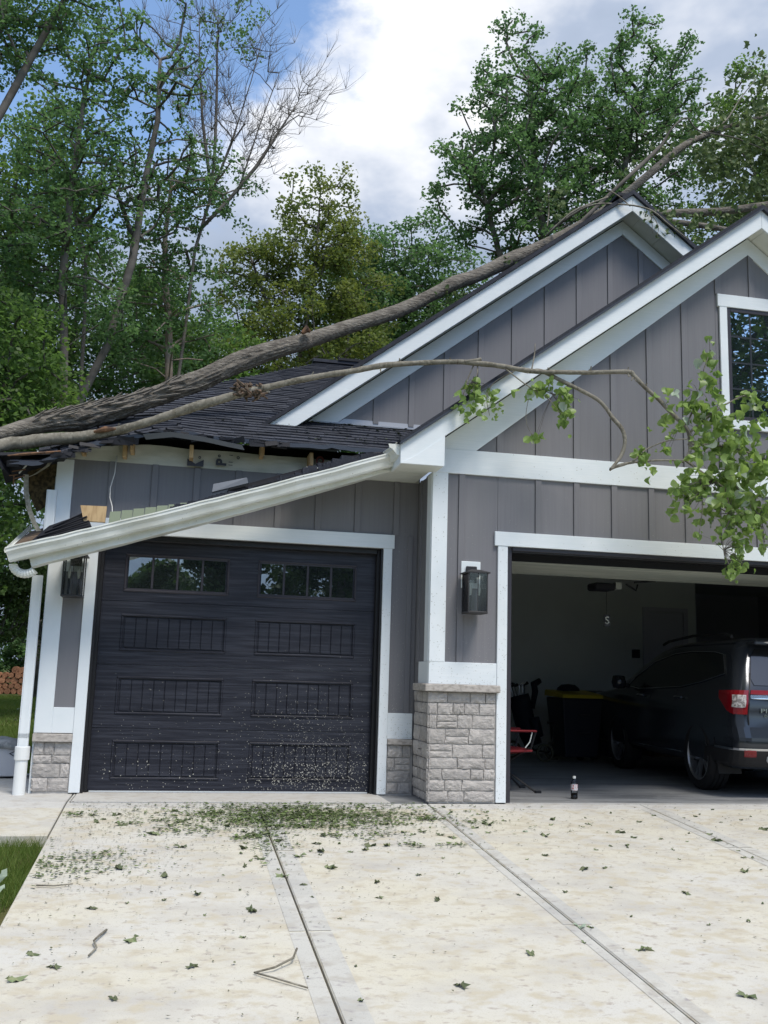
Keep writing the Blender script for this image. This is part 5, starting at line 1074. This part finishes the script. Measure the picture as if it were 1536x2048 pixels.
def skeleton(trunks, targets, r_tip, seed, upbias=.35, jit=.12, expo=.5, rtrunk=.2):
    """greedy attach of targets to the growing skeleton; returns list of (pts, radii)"""
    g_ = np.random.default_rng(seed); nodes = []; par_ = []; segs = []
    tid = []
    for tp in trunks:
        ids = []; prev = -1
        for i in range(len(tp)-1):
            a, b = np.array(tp[i]), np.array(tp[i+1]); k = max(2, int(np.linalg.norm(b-a)/.6))
            for j in range(k): nodes.append(a+(b-a)*j/k); par_.append(prev); prev = len(nodes)-1; ids.append(prev)
        nodes.append(np.array(tp[-1])); par_.append(prev); ids.append(len(nodes)-1); tid.append(ids)
    tips = []
    base = nodes[0]; order = np.argsort(np.min([np.linalg.norm(targets-np.array(tp[-1])*np.array([1,1,1]), axis=1) for tp in trunks], axis=0)) if len(targets) else []
    N_ = np.array(nodes)
    br = []
    for ti in order:
        t = targets[ti]; dv = t-N_; dist = np.linalg.norm(dv, axis=1); cost = dist+np.where(dv[:, 2] < .25*dist, (.35*dist-dv[:, 2])*1.1, 0)+np.where(N_[:, 2] < base[2]+1.5, 30, 0)
        j = int(np.argmin(cost)); a = N_[j]; L0 = dist[j]; k = max(2, int(L0/.45)); ids = [j]; c1 = a+(t-a)*.5+np.array([0, 0, upbias*L0*.25])+g_.normal(0, jit*L0*.5, 3)
        new = []
        for m_ in range(1, k+1):
            u = m_/k; p = (1-u)**2*a+2*u*(1-u)*c1+u*u*t+(g_.normal(0, jit*.12*L0, 3) if m_ < k else 0); nodes.append(p); par_.append(ids[-1]); ids.append(len(nodes)-1); new.append(p)
        N_ = np.vstack([N_, new]); tips.append(ids[-1]); br.append(ids)
    cnt_ = np.zeros(len(nodes))
    for t in tips:
        j = t
        while j >= 0: cnt_[j] += 1; j = par_[j]
    mxc = max(1, cnt_.max()); rad = r_tip+(rtrunk-r_tip)*(cnt_/mxc)**expo
    outp = []
    for q_, ids in enumerate(tid): outp.append(([nodes[i] for i in ids], [max(rad[i]*(.8 if q_ == 0 else .6), rtrunk*((1-.78*n_/len(ids))*.75 if q_ == 0 else .34*(1-.85*n_/len(ids)))) for n_, i in enumerate(ids)]))
    limbs = [([nodes[i] for i in ids], [min(rad[ids[1]], rad[ids[0]])*1.0]+[rad[i] for i in ids[1:]]) for ids in br]
    return outp, limbs
def tree(name, base, trunks, ell, n_cl, per, leaf, lm, bm2, lab, seed, rt=.18, cr=(.5, .9), mind=.55, shell=.5, group=None, twigs=True, tgt=None, seg=7, cat='tree', tip=.010, expo=.5):
    t = empty(name, base, label=lab, category=cat)
    if group: t['group'] = group
    of = Vector(base); cl = sample_crown(ell, n_cl, seed, shell, mind) if tgt is None else tgt
    tr_, lb = skeleton(trunks, cl, tip, seed, rtrunk=rt, expo=expo)
    q = MB()
    for P, r_ in tr_: q.tube([Vector(p)-of for p in P], r_, 9, True, lambda i, k, p: .10*noise.noise(Vector(p)*2.3))
    q.build('trunk', bm2, t, smooth=True)
    q = MB()
    for P, r_ in lb: q.tube([Vector(p)-of for p in P], r_, 5, False)
    q.build('limbs', bm2, t, smooth=True, kind='stuff')
    if per:
        g_ = np.random.default_rng(seed+1); crown_leaves('crown', cl, g_.uniform(cr[0], cr[1], len(cl)), per, leaf, lm, seed+2, t, base)
    return t
# tall tree behind the ridge
tree('maple_tree', (10.4, 24, 0), [[(10.4,24,0),(10.2,24,10),(10.0,24,15),(9.3,24,21),(9.0,24,25)], [(10.2,24,9),(11.3,24,14),(12.6,24,19),(13.6,24,24)], [(10.1,24,12),(8.4,24.4,16),(7.2,24,19.5)]],
     [(9.0,24,21.8,2.9,2.6,4.6), (13.6,24,23.2,3.2,2.6,4.9), (7.2,24,19.8,2.0,2,2.6), (11.3,24,18.2,4.0,2.6,3.6), (15.6,24,23.5,1.6,1.6,2.6), (13.9,24,27.2,1.2,1.2,1.6), (8.6,24,26,1.0,1.0,1.4), (11.3,24,22.5,2.6,2.2,3.4)], 560, 46, .175, leafB, bark_t, 'tall airy green tree rising behind the upper gable peak', 21, rt=.26, cr=(.32, .66), mind=.42, tip=.014)
tree('maple_tree', (6.0, 33, 0), [[(6.0,33,0),(6.1,33,10),(6.2,33,17),(6.3,33,21)]], [(6.2,33,17.3,3.2,2.6,5.8), (4.0,33,16,2.6,2.2,5.6), (8.6,33,16,2.8,2.2,5.6)], 430, 70, .20, leafB, bark_t, 'dark round topped tree between the yellow tinged tree and the tall airy one', 22, rt=.22, cr=(.5, .95), mind=.45)
tree('ash_tree', (.7, 26, 0), [[(.7,26,0),(.6,26,8),(.5,26,12.5)], [(.5,26,11),(-.6,26,15),(-1.4,26,17)], [(.6,26,11.5),(1.2,26,16),(1.3,26,19.5)]],
     [(1.3,26,18.2,1.7,1.6,2.6), (-1.4,26,16.3,1.5,1.5,1.6), (.3,26,13.3,3.0,2.2,2.4), (2.9,26,14.5,1.7,1.6,3.2), (-1.6,26,12.5,1.6,1.5,1.6), (3.6,26,12,2.2,1.6,2.2), (-.2,26,10.5,3,1.6,1.6), (.4,26,16,1.8,1.4,2.2), (2.2,26,16.6,1.6,1.4,2.6)], 420, 52, .165, leafY, bark_t, 'olive yellow tinged tree left of centre behind the hip roof', 23, rt=.17, cr=(.35, .7), mind=.4)
tree('maple_tree', (17.2, 20, 0), [[(17.2,20,0),(17.0,20,12),(16.8,20,19),(16.8,20,22)]], [(16.9,20,20,2.6,2,4.2), (15.2,20,17.2,1.8,1.6,2.4), (18.5,20,19,2.5,2,4)], 130, 100, .16, leafA, bark_t, 'green tree at the right edge behind the front gable', 24, rt=.2, cr=(.45, .85))
# left group
G1 = 'trees standing beyond the left side of the house'
tree('maple_tree', (-5.95, 15, 0), [[(-5.9,15,0),(-5.85,15,4),(-5.76,15,7.6),(-5.22,15,9.03),(-4.78,15,11.31),(-4.62,15,13.51),(-4.42,15,15.21),(-4.47,15,16.92)], [(-5.76,15,7.5),(-5.82,15.1,9.6),(-5.92,15.1,11.2),(-6.25,15.1,12.3)]],
     [(-4.4,15,16.4,1.3,1.3,2.6), (-3.6,15,14.4,1.5,1.2,.9), (-6.2,15.1,12.6,1.0,1,1.2), (-4.6,15,13.2,1.6,1.2,1.6)], 130, 17, .12, leafB, bark_t, 'slender forked tree leaning right with grey trunk above the hip roof', 31, rt=.125, cr=(.16, .34), mind=.28, tip=.010)
tree('maple_tree', (-6.0, 14, 0), [[(-5.75,14,0),(-5.9,14,5.5),(-6.1,14,8.5),(-6.28,14,10.2),(-6.27,14,12.2),(-6.19,14,14.2),(-6.05,14,16.2)]],
     [(-6.3,14,12.6,1.7,1.6,3.6), (-6.0,14,15.8,1.5,1.4,2.2), (-7.3,14,10.5,1.3,1.4,2.2), (-5.2,14,9.6,.9,1,1.0)], 260, 30, .12, leafB, bark_t, 'straight trunked leafy tree at far left above the torn roof corner', 32, rt=.12, cr=(.22, .48), mind=.3, tip=.010)
tree('maple_tree', (-3.75, 17, 0), [[(-3.75,17,0),(-3.72,17,6),(-3.73,17,8.87),(-3.84,17,10.56),(-4.02,17,11.69),(-4.1,17,13),(-4.0,17,15)]],
     [(-3.9,17,12.4,1.5,1.4,2.0), (-3.4,17,14.6,1.6,1.4,1.2), (-3.7,17,10.2,1.7,1.4,1.2)], 120, 34, .12, leafB, bark_p, 'pale barked tree with green clumps, left one of the two pale trunks', 33, rt=.13, cr=(.22, .45), mind=.32, tip=.010)
# bare, dying tree: fan of dead twigs
gd_ = np.random.default_rng(77); tg_ = []
for k in range(300):
    a = gd_.uniform(-.62, 1.0); r_ = gd_.uniform(1.6, 6.7); tg_.append((-2.95+math.sin(a)*r_*(.62 if a < 0 else .66), 17+gd_.normal(0, .7), 14.0+math.cos(a)*r_*(1.05 if a < .6 else .95)))
tg_ = [p for p in tg_ if p[2] < 21.5]
dead = tree('bare_tree', (-3.5, 17, 0), [[(-3.55,17,0),(-3.52,17,6),(-3.49,17,8.9),(-3.38,17,10.5),(-3.27,17,12.66),(-2.95,17,14.2),(-2.9,17,15.7),(-2.95,17,17.6),(-3.05,17,19.4)], [(-3.15,17,13.3),(-2.4,17,14.3),(-1.7,17,15.4),(-1.1,17,16.6),(-.6,17,17.6)], [(-2.95,17,14.3),(-2.45,17,16),(-2.0,17,18),(-1.7,17,19.6)], [(-2.95,17,14.6),(-3.3,17,16.6),(-3.5,17,18.6),(-3.6,17,20)], [(-2.2,17,14.5),(-1.7,17,16.6),(-1.2,17,18.4)]], None, 0, 0, .1, leafB, bark_t, 'half dead tree with a bare fan of twigs, right one of the pale trunks', 34, rt=.085, tgt=np.array(tg_), tip=.005, expo=.9)
tw = MB(); gt = random.Random(6)
for p in tg_:
    for k in range(5):
        d = Vector((p[0]+3.0, 0, p[2]-13.5)).normalized(); d = (d+Vector((gt.gauss(0, .5), gt.gauss(0, .4), gt.gauss(0, .45)))).normalized(); p0 = Vector(p)-Vector((-3.5, 17, 0)); p1 = p0+d*gt.uniform(.25, .6); p2 = p1+(d+Vector((gt.gauss(0, .4), 0, .3))).normalized()*.3
        tw.tube([p0, p1, p2], [.006, .004, .002], 3, False)
tw.build('twigs', bark_t, dead, kind='stuff')
cl_ = sample_crown([(-3.2,17,14.2,1.8,1.0,1.2), (-3.0,17,11.2,1.3,1,1.4), (-1.8,17,15.2,.9,.7,.6), (-2.6,17,19.5,1.4,.9,1.2)], 46, 78, .6, .4)
crown_leaves('leaf_clumps', cl_, np.full(len(cl_), .36), 26, .12, leafB, 79, dead, (-3.5, 17, 0))
for (bx, by, els, n, per, sd_, lm, lab) in (
    (-8.6, 18, [(-8.4,18,11.5,2.2,1.8,5.0), (-7.3,18,14.0,1.6,1.6,3.2)], 260, 52, 41, leafA, 'broad leafy tree at the left frame edge behind the leaning branches'),
    (-6.6, 21, [(-6.8,21,10.5,2.6,1.8,4.2), (-5.4,21,9,2.4,1.6,3.4)], 190, 60, 42, leafB, 'deep green tree filling the gap behind the forked trunk'),
    (-3.4, 23, [(-3.0,23,9.6,3.0,1.8,3.4), (-4.6,23,12,1.8,1.6,2.6)], 150, 95, 43, leafA, 'mid green tree behind the two pale trunks'),
    (-7.6, 13, [(-7.2,13,6.6,1.5,1.3,2.6), (-8.2,13,4.2,1.6,1.3,2.2)], 110, 95, 44, leafA, 'light green sapling low at the left frame edge'),
    (1.2, 30, [(1.2,30,9,4.6,2,4)], 110, 110, 45, leafB, 'low dark tree showing under the olive tinged crown'),
    (-10.5, 22, [(-10.4,22,9,2.6,2,6.5)], 120, 95, 46, leafD, 'dark tree low at the far left behind the firewood')):
    tp = [(bx, by, 0), (bx+.1, by, els[0][2]*.55), (els[0][0], by, els[0][2]), (els[0][0]+.1, by, els[0][2]+els[0][5]*.5)]
    tree('leafy_tree', (bx, by, 0), [tp], els, n, per, .145 if by < 22 else .18, lm, bark_t, lab, sd_, rt=.14, cr=(.45, .85), mind=.5)
# overhanging branches at top left
tree('overhanging_tree', (-9.6, 9.5, 0), [[(-9.6,9.5,0),(-9.0,9.6,6),(-7.9,10,10.2),(-7.19,10,11.92),(-6.73,10,13.2),(-6.17,10,14.7),(-5.7,10,16)], [(-8.4,10,9),(-7.6,10,12),(-7.3,10,13.2)]],
     [(-6.7,10,14.2,1.1,1.0,.9), (-6.0,10,15.2,1.0,.9,.8), (-7.4,10,13.4,.7,.8,.9)], 64, 60, .095, leafB, bark_t, 'leaning branches with small leaves reaching in at the top left corner', 51, rt=.095, cr=(.22, .42), mind=.28, tip=.006)
# understory and far wood
def bush(x, y, z0, w, h, n, per, lm, lab, sd_, leaf=.12):
    t = empty('shrub', (x, y, 0), label=lab, category='shrub'); cl = sample_crown([(x, y, z0+h*.5, w, .8, h*.5)], n, sd_, .6, .3); g_ = np.random.default_rng(sd_)
    q = MB()
    for p in cl[::3]: q.tube([Vector((0, 0, 0)), Vector((0, 0, z0+.2)), (Vector(p)-Vector((x, y, 0)))*.6+Vector((0, 0, .1)), Vector(p)-Vector((x, y, 0))], [.03, .03, .02, .008], 4, False)
    q.build('stems', bark_t, t, kind='stuff'); crown_leaves('foliage', cl, g_.uniform(.3, .55, len(cl)), per, leaf, lm, sd_, t, (x, y, 0))
bush(-7.6, 16, 1.5, 1.6, 3.2, 60, 80, leafD, 'tall dark shrub at the left edge below the torn roof corner', 61); bush(-6.3, 17.5, 1.55, 1.4, 3.0, 50, 80, leafD, 'dark shrub directly left of the downspout', 62); bush(-9.4, 37, 0.3, 4.5, 4.0, 90, 90, leafB, 'green shrub right behind the firewood stack', 63, .2); bush(-14.5, 34, 0, 2.5, 4.5, 60, 80, leafD, 'broad dark shrub farthest to the left', 64, .18)
q = MB(); q.tube([(-8.3,31,0),(-8.35,31,3),(-8.2,31,8)], [.33,.27,.24], 12); q.build('tree_trunk', bark_t, None, smooth=True, label='thick dark trunk standing behind the firewood stack', category='tree')
gw_ = np.random.default_rng(90); cl = np.stack([gw_.uniform(-30, 34, 620), gw_.uniform(38, 48, 620), gw_.random(620)**.85*15.5], 1); cl[:, 2] *= (.78+.22*np.sin(cl[:, 0]*.45))
wd = crown_leaves('distant_wood', cl, gw_.uniform(.9, 1.7, 620), 105, .30, leafB, 91, None, (0, 0, 0)); wd['kind'] = 'stuff'
# trees across the street, behind the camera (seen only in the window reflections)
for (bx, by, els, n, per, sd_, lf, lab) in (
    (-9, -46, [(-10,-46,4.4,7,3,3.6), (-4.6,-46,3.9,3.4,3,3.5)], 150, 110, 71, .40, 'low round trees across the street, leftmost in the door glass reflection'),
    (-.6, -40, [(-.6,-40,6.5,2.1,2.4,5.2)], 70, 90, 72, .34, 'taller tree across the street in the middle of the reflection'),
    (5.5, -42, [(5.5,-42,7.5,4.4,3,6.5)], 120, 110, 73, .36, 'wide tree across the street right of the taller one'),
    (15.5, -21, [(15.5,-21,13,5.0,3.5,7.5)], 110, 46, 74, .30, 'large open crowned tree across the street reflected in the gable window'),
    (25, -30, [(25,-30,10,5,4,7)], 80, 60, 75, .40, 'big tree across the street farthest to the right')):
    tree('street_tree', (bx, by, -1), [[(bx, by, -1), (bx, by, els[0][2]*.6), (bx+.2, by, els[0][2])]], els, n, per, lf, leafD, bark_t, lab, sd_, rt=.3, cr=(.6, 1.3), mind=.6)

# ================================================================== GRASS AND LITTER
gg = np.random.default_rng(15)
def blades(name, x0, x1, y0, y1, n, h, w, m, zf, mask=None, **kw):
    x = gg.uniform(x0, x1, n); y = gg.uniform(y0, y1, n)
    if mask is not None: k = mask(x, y); x, y = x[k], y[k]
    n = len(x); a = gg.uniform(0, 6.28, n); hh = h*gg.uniform(.5, 1.3, n); ww = w*gg.uniform(.7, 1.3, n); lean = gg.normal(0, .45, (n, 2))*hh[:, None]; z = zf(x, y)
    t = np.zeros((n, 3, 3)); t[:, 0] = np.stack([x-np.cos(a)*ww, y-np.sin(a)*ww, z], 1); t[:, 1] = np.stack([x+np.cos(a)*ww, y+np.sin(a)*ww, z], 1); t[:, 2] = np.stack([x+lean[:, 0], y+lean[:, 1], z+hh], 1)
    return np_mesh(name, t, 1, 3, m, gg.random(n), **kw)
grass_m = mat('grass_blades', (.075, .14, .022), .6, .3, tint=(.14, .18, .04), transl=.3)
zl = lambda x, y: np.where(y < 0, np.maximum(y, -14)*SLOPE, 0)-.075
blades('grass', -6.6, -3.93, -5.5, -1.2, 60000, .085, .0022, grass_m, zl, lambda x, y: (x < -3.965+.05*np.sin(y*7)) & (y < -1.215+.02*np.sin(x*9)), kind='stuff')
blades('grass', -9, -4.4, 2.35, 12, 60000, .07, .004, grass_m, zl, kind='stuff'); blades('grass', -14, -5, 12, 33, 60000, .06, .010, grass_m, zl, kind='stuff')
# loose leaves: countable ones are things, the mulch of chopped leaf is stuff
def litter(name, n, xf, yf, smin, smax, m, **kw):
    x, y = xf(n), yf(n); k = (x > -3.93) & (x < 5) & (y < -.03) & (y > -6.5) & ~((x > -.8) & (y > -.1)); x, y = x[k], y[k]; n = len(x); z = y*SLOPE+.004+gg.random(n)*.006
    a = gg.uniform(0, 6.28, n); s_ = gg.uniform(smin, smax, n)*(.5+gg.random(n)); q4 = np.zeros((n, 4, 3)); asp = gg.uniform(.25, .6, n)
    for k in range(4):
        an = a+k*math.pi/2; r_ = s_*(1 if k % 2 == 0 else asp); q4[:, k] = np.stack([x+np.cos(an)*r_, y+np.sin(an)*r_, z+gg.random(n)*s_*.55], 1)
    return np_mesh(name, q4, 1, 4, m, gg.random(n), **kw)
litter('leaf_litter', 3800, lambda n: gg.normal(-2.05, .55, n), lambda n: -.45-np.abs(gg.normal(0, .26, n))*np.sign(gg.normal(.2, 1, n)), .006, .024, litter_m, kind='stuff')
litter('leaf_litter', 1300, lambda n: gg.normal(-1.6, .75, n), lambda n: -.55+gg.normal(0, .42, n), .006, .020, litter_m, kind='stuff')
cc_ = [(gg.normal(-2.0, .75), -.45-abs(gg.normal(0, .5)), gg.uniform(.04, .13)) for _ in range(46)]
litter('leaf_clumps_litter', 3000, lambda n: np.array([cc_[i % 46][0] for i in range(n)])+gg.normal(0, 1, n)*np.array([cc_[i % 46][2] for i in range(n)])*1.3, lambda n: np.array([cc_[i % 46][1] for i in range(n)])+gg.normal(0, 1, n)*np.array([cc_[i % 46][2] for i in range(n)])*.7, .006, .022, litter_m, kind='stuff')
litter('leaf_litter', 500, lambda n: gg.normal(-2.35, .10, n), lambda n: -1.35+gg.normal(0, .30, n), .005, .018, litter_m, kind='stuff')
litter('leaf_litter', 520, lambda n: -3.95+np.abs(gg.normal(0, .35, n)), lambda n: -2.05+gg.normal(0, .18, n), .006, .02, litter_m, kind='stuff')
litter('small_debris', 6000, lambda n: np.where(gg.random(n) < .45, -3.9+np.abs(gg.normal(0, 1.1, n)), gg.uniform(-3.9, 4, n)), lambda n: -np.abs(gg.normal(0, 2.0, n)), .002, .0095, mat('debris', (.13, .145, .075), .9, .1, tint=(.05, .045, .03)), kind='stuff')
def crumple_mesh(seed, m):
    g_ = random.Random(seed); n = 12; q = MB(); q.v.append((0, 0, .25*g_.random()))
    for r_ in (.5, 1.):
        for k in range(n):
            a = 2*math.pi*k/n; rr_ = r_*(1+(.42 if k % 2 else -.30)*(r_ > .7)*g_.uniform(.4, 1.2))*(1-.35*abs(math.sin(a)))
            q.v.append((rr_*math.cos(a)*.6+g_.uniform(-.06, .06), rr_*math.sin(a)*.5, (.20*math.sin(a*2+seed)+.16*math.sin(a*5+seed*2)+g_.uniform(-.06, .10))*r_+.12))
    q.f = [(0, 1+k, 1+(k+1) % n) for k in range(n)]+[(1+k, 1+n+k, 1+n+(k+1) % n, 1+(k+1) % n) for k in range(n)]
    me = q.mesh('fallen_leaf', m); a_ = me.attributes.new('tint', 'FLOAT', 'FACE'); a_.data.foreach_set('value', [g_.random() for _ in me.polygons]); return me
LG = [crumple_mesh(k, leafG) for k in (1, 2, 3, 5, 8)]+[crumple_mesh(13, leafP)]
fl = random.Random(31)
spots = [(-3.5,-3.0),(-3.25,-3.55),(-2.95,-3.95),(-3.6,-3.9),(-3.75,-4.05),(-3.72,-3.72),(-3.3,-4.3),(-2.6,-3.1),(-2.35,-2.4),(-2.0,-2.2),(-1.75,-2.55),(-1.45,-2.95),(-1.2,-3.9),(-.75,-3.5),(-.55,-3.9),(-.2,-2.3),(.25,-2.9),(1.0,-2.4),(.8,-3.5),(.3,-4.2),(-.35,-4.55),(-1.7,-4.3),(-2.9,-2.75),(-3.1,-2.35),(-3.4,-2.15),(-.1,-1.3),(.6,-1.2),(1.3,-1.5),(2.0,-1.1),(.2,-.7),(-.45,-.9),(-2.0,-1.75),(-2.55,-1.65),(-3.0,-1.6),(-3.2,-1.2),(-3.45,-.9),(-1.6,-1.6),(-.9,-1.35),(1.6,-2.7),(2.3,-2.4)]
near = 'loose leaves scattered over the driveway'
for i in range(235):
    if i < len(spots): x, y = spots[i]; s_ = fl.uniform(.045, .075)
    elif i < 175: x, y = fl.uniform(-3.85, 2.6), -abs(fl.gauss(0, 1.9))-.15; s_ = fl.uniform(.018, .040)
    else: x, y = fl.gauss(-2.1, .8), -.35-abs(fl.gauss(0, .6)); s_ = fl.uniform(.035, .065)
    if x < -3.9 or (x > -.8 and y > -.12): x = -1.9+fl.random()
    o = inst('fallen_leaf', fl.choice(LG[:5] if fl.random() < .85 else LG), None, (x, y, gz(y)+.002), (fl.gauss(.07, .12), fl.gauss(0, .12), fl.uniform(0, 6.28)), (s_*1.3, s_, s_*.9))
    col = 'outer left' if x < -2.325 else 'middle left' if x < -.757 else 'middle right' if x < 1.365 else 'outer right'; rw_ = 'close to the garage' if y > -1.72 else 'halfway down the driveway' if y > -3.47 else 'in the foreground'
    o['label'] = 'loose curled leaf on the '+col+' concrete slab '+rw_; o['category'] = 'leaf'; o['group'] = 'leaves on the '+col+' slab '+rw_
for i in range(46):
    x, y = fl.uniform(-5.2, -3.97), fl.uniform(-4.2, -1.6)
    if i > 30: x, y = fl.uniform(-9, -5), fl.uniform(5, 22)
    s_ = fl.uniform(.07, .12); o = inst('fallen_leaf', LG[5] if fl.random() < .75 else LG[1], None, (x, y, float(zl(np.array(x), np.array(y)))+.10), (fl.gauss(0, .5), fl.gauss(0, .5), fl.uniform(0, 6.28)), (s_, s_, s_)); o['label'] = 'pale leaf lying on the grass at the left'; o['category'] = 'leaf'; o['group'] = 'pale leaves on the lawn'
def gtwig(pts, lab, r_=.006):
    q = MB(); P = [Vector((x, y, gz(y)+.012+h)) for x, y, h in pts]; b_ = P[0]; q.tube([p-b_ for p in P], [r_*(1-.4*i/len(P)) for i in range(len(P))], 6); q.build('fallen_twig', bark_s, None, smooth=True, loc=tuple(b_), label=lab, category='twig')
gtwig([(-3.39,-3.40,.0),(-3.42,-3.52,.01),(-3.44,-3.60,.012),(-3.42,-3.68,.004),(-3.45,-3.78,0)], 'short crooked grey twig on the driveway near the lawn', .0065)
gtwig([(-2.43,-3.85,.03),(-2.46,-3.95,.02),(-2.56,-4.04,.01),(-2.66,-4.07,.0),(-2.58,-4.15,.004),(-2.43,-4.28,.0)], 'forked dark twig bent to a sharp point beside the long joint', .006)
gtwig([(-3.86,-2.55,.0),(-3.75,-2.58,.004),(-3.65,-2.53,.0)], 'thin curved stem lying at the lawn edge', .005)
# leaf bits on roof and gutter
q = MB()
for i in range(120):
    y = fl.uniform(.4, 1.3); x = fl.gauss(-1.25, .45) if fl.random() < .8 else fl.uniform(-3, -1); s_ = fl.uniform(.006, .022)
    if x > -.75: x = -.9
    z = roofz(x, y)+.022; a = fl.uniform(0, 3.1); q.add([(x+math.cos(a+k*1.57)*s_*(1.4 if k % 2 else .7), y+math.sin(a+k*1.57)*s_, z+fl.random()*s_*.8) for k in range(4)], [(0, 1, 2, 3)])
q.build('roof_litter', leafG, None, kind='stuff')
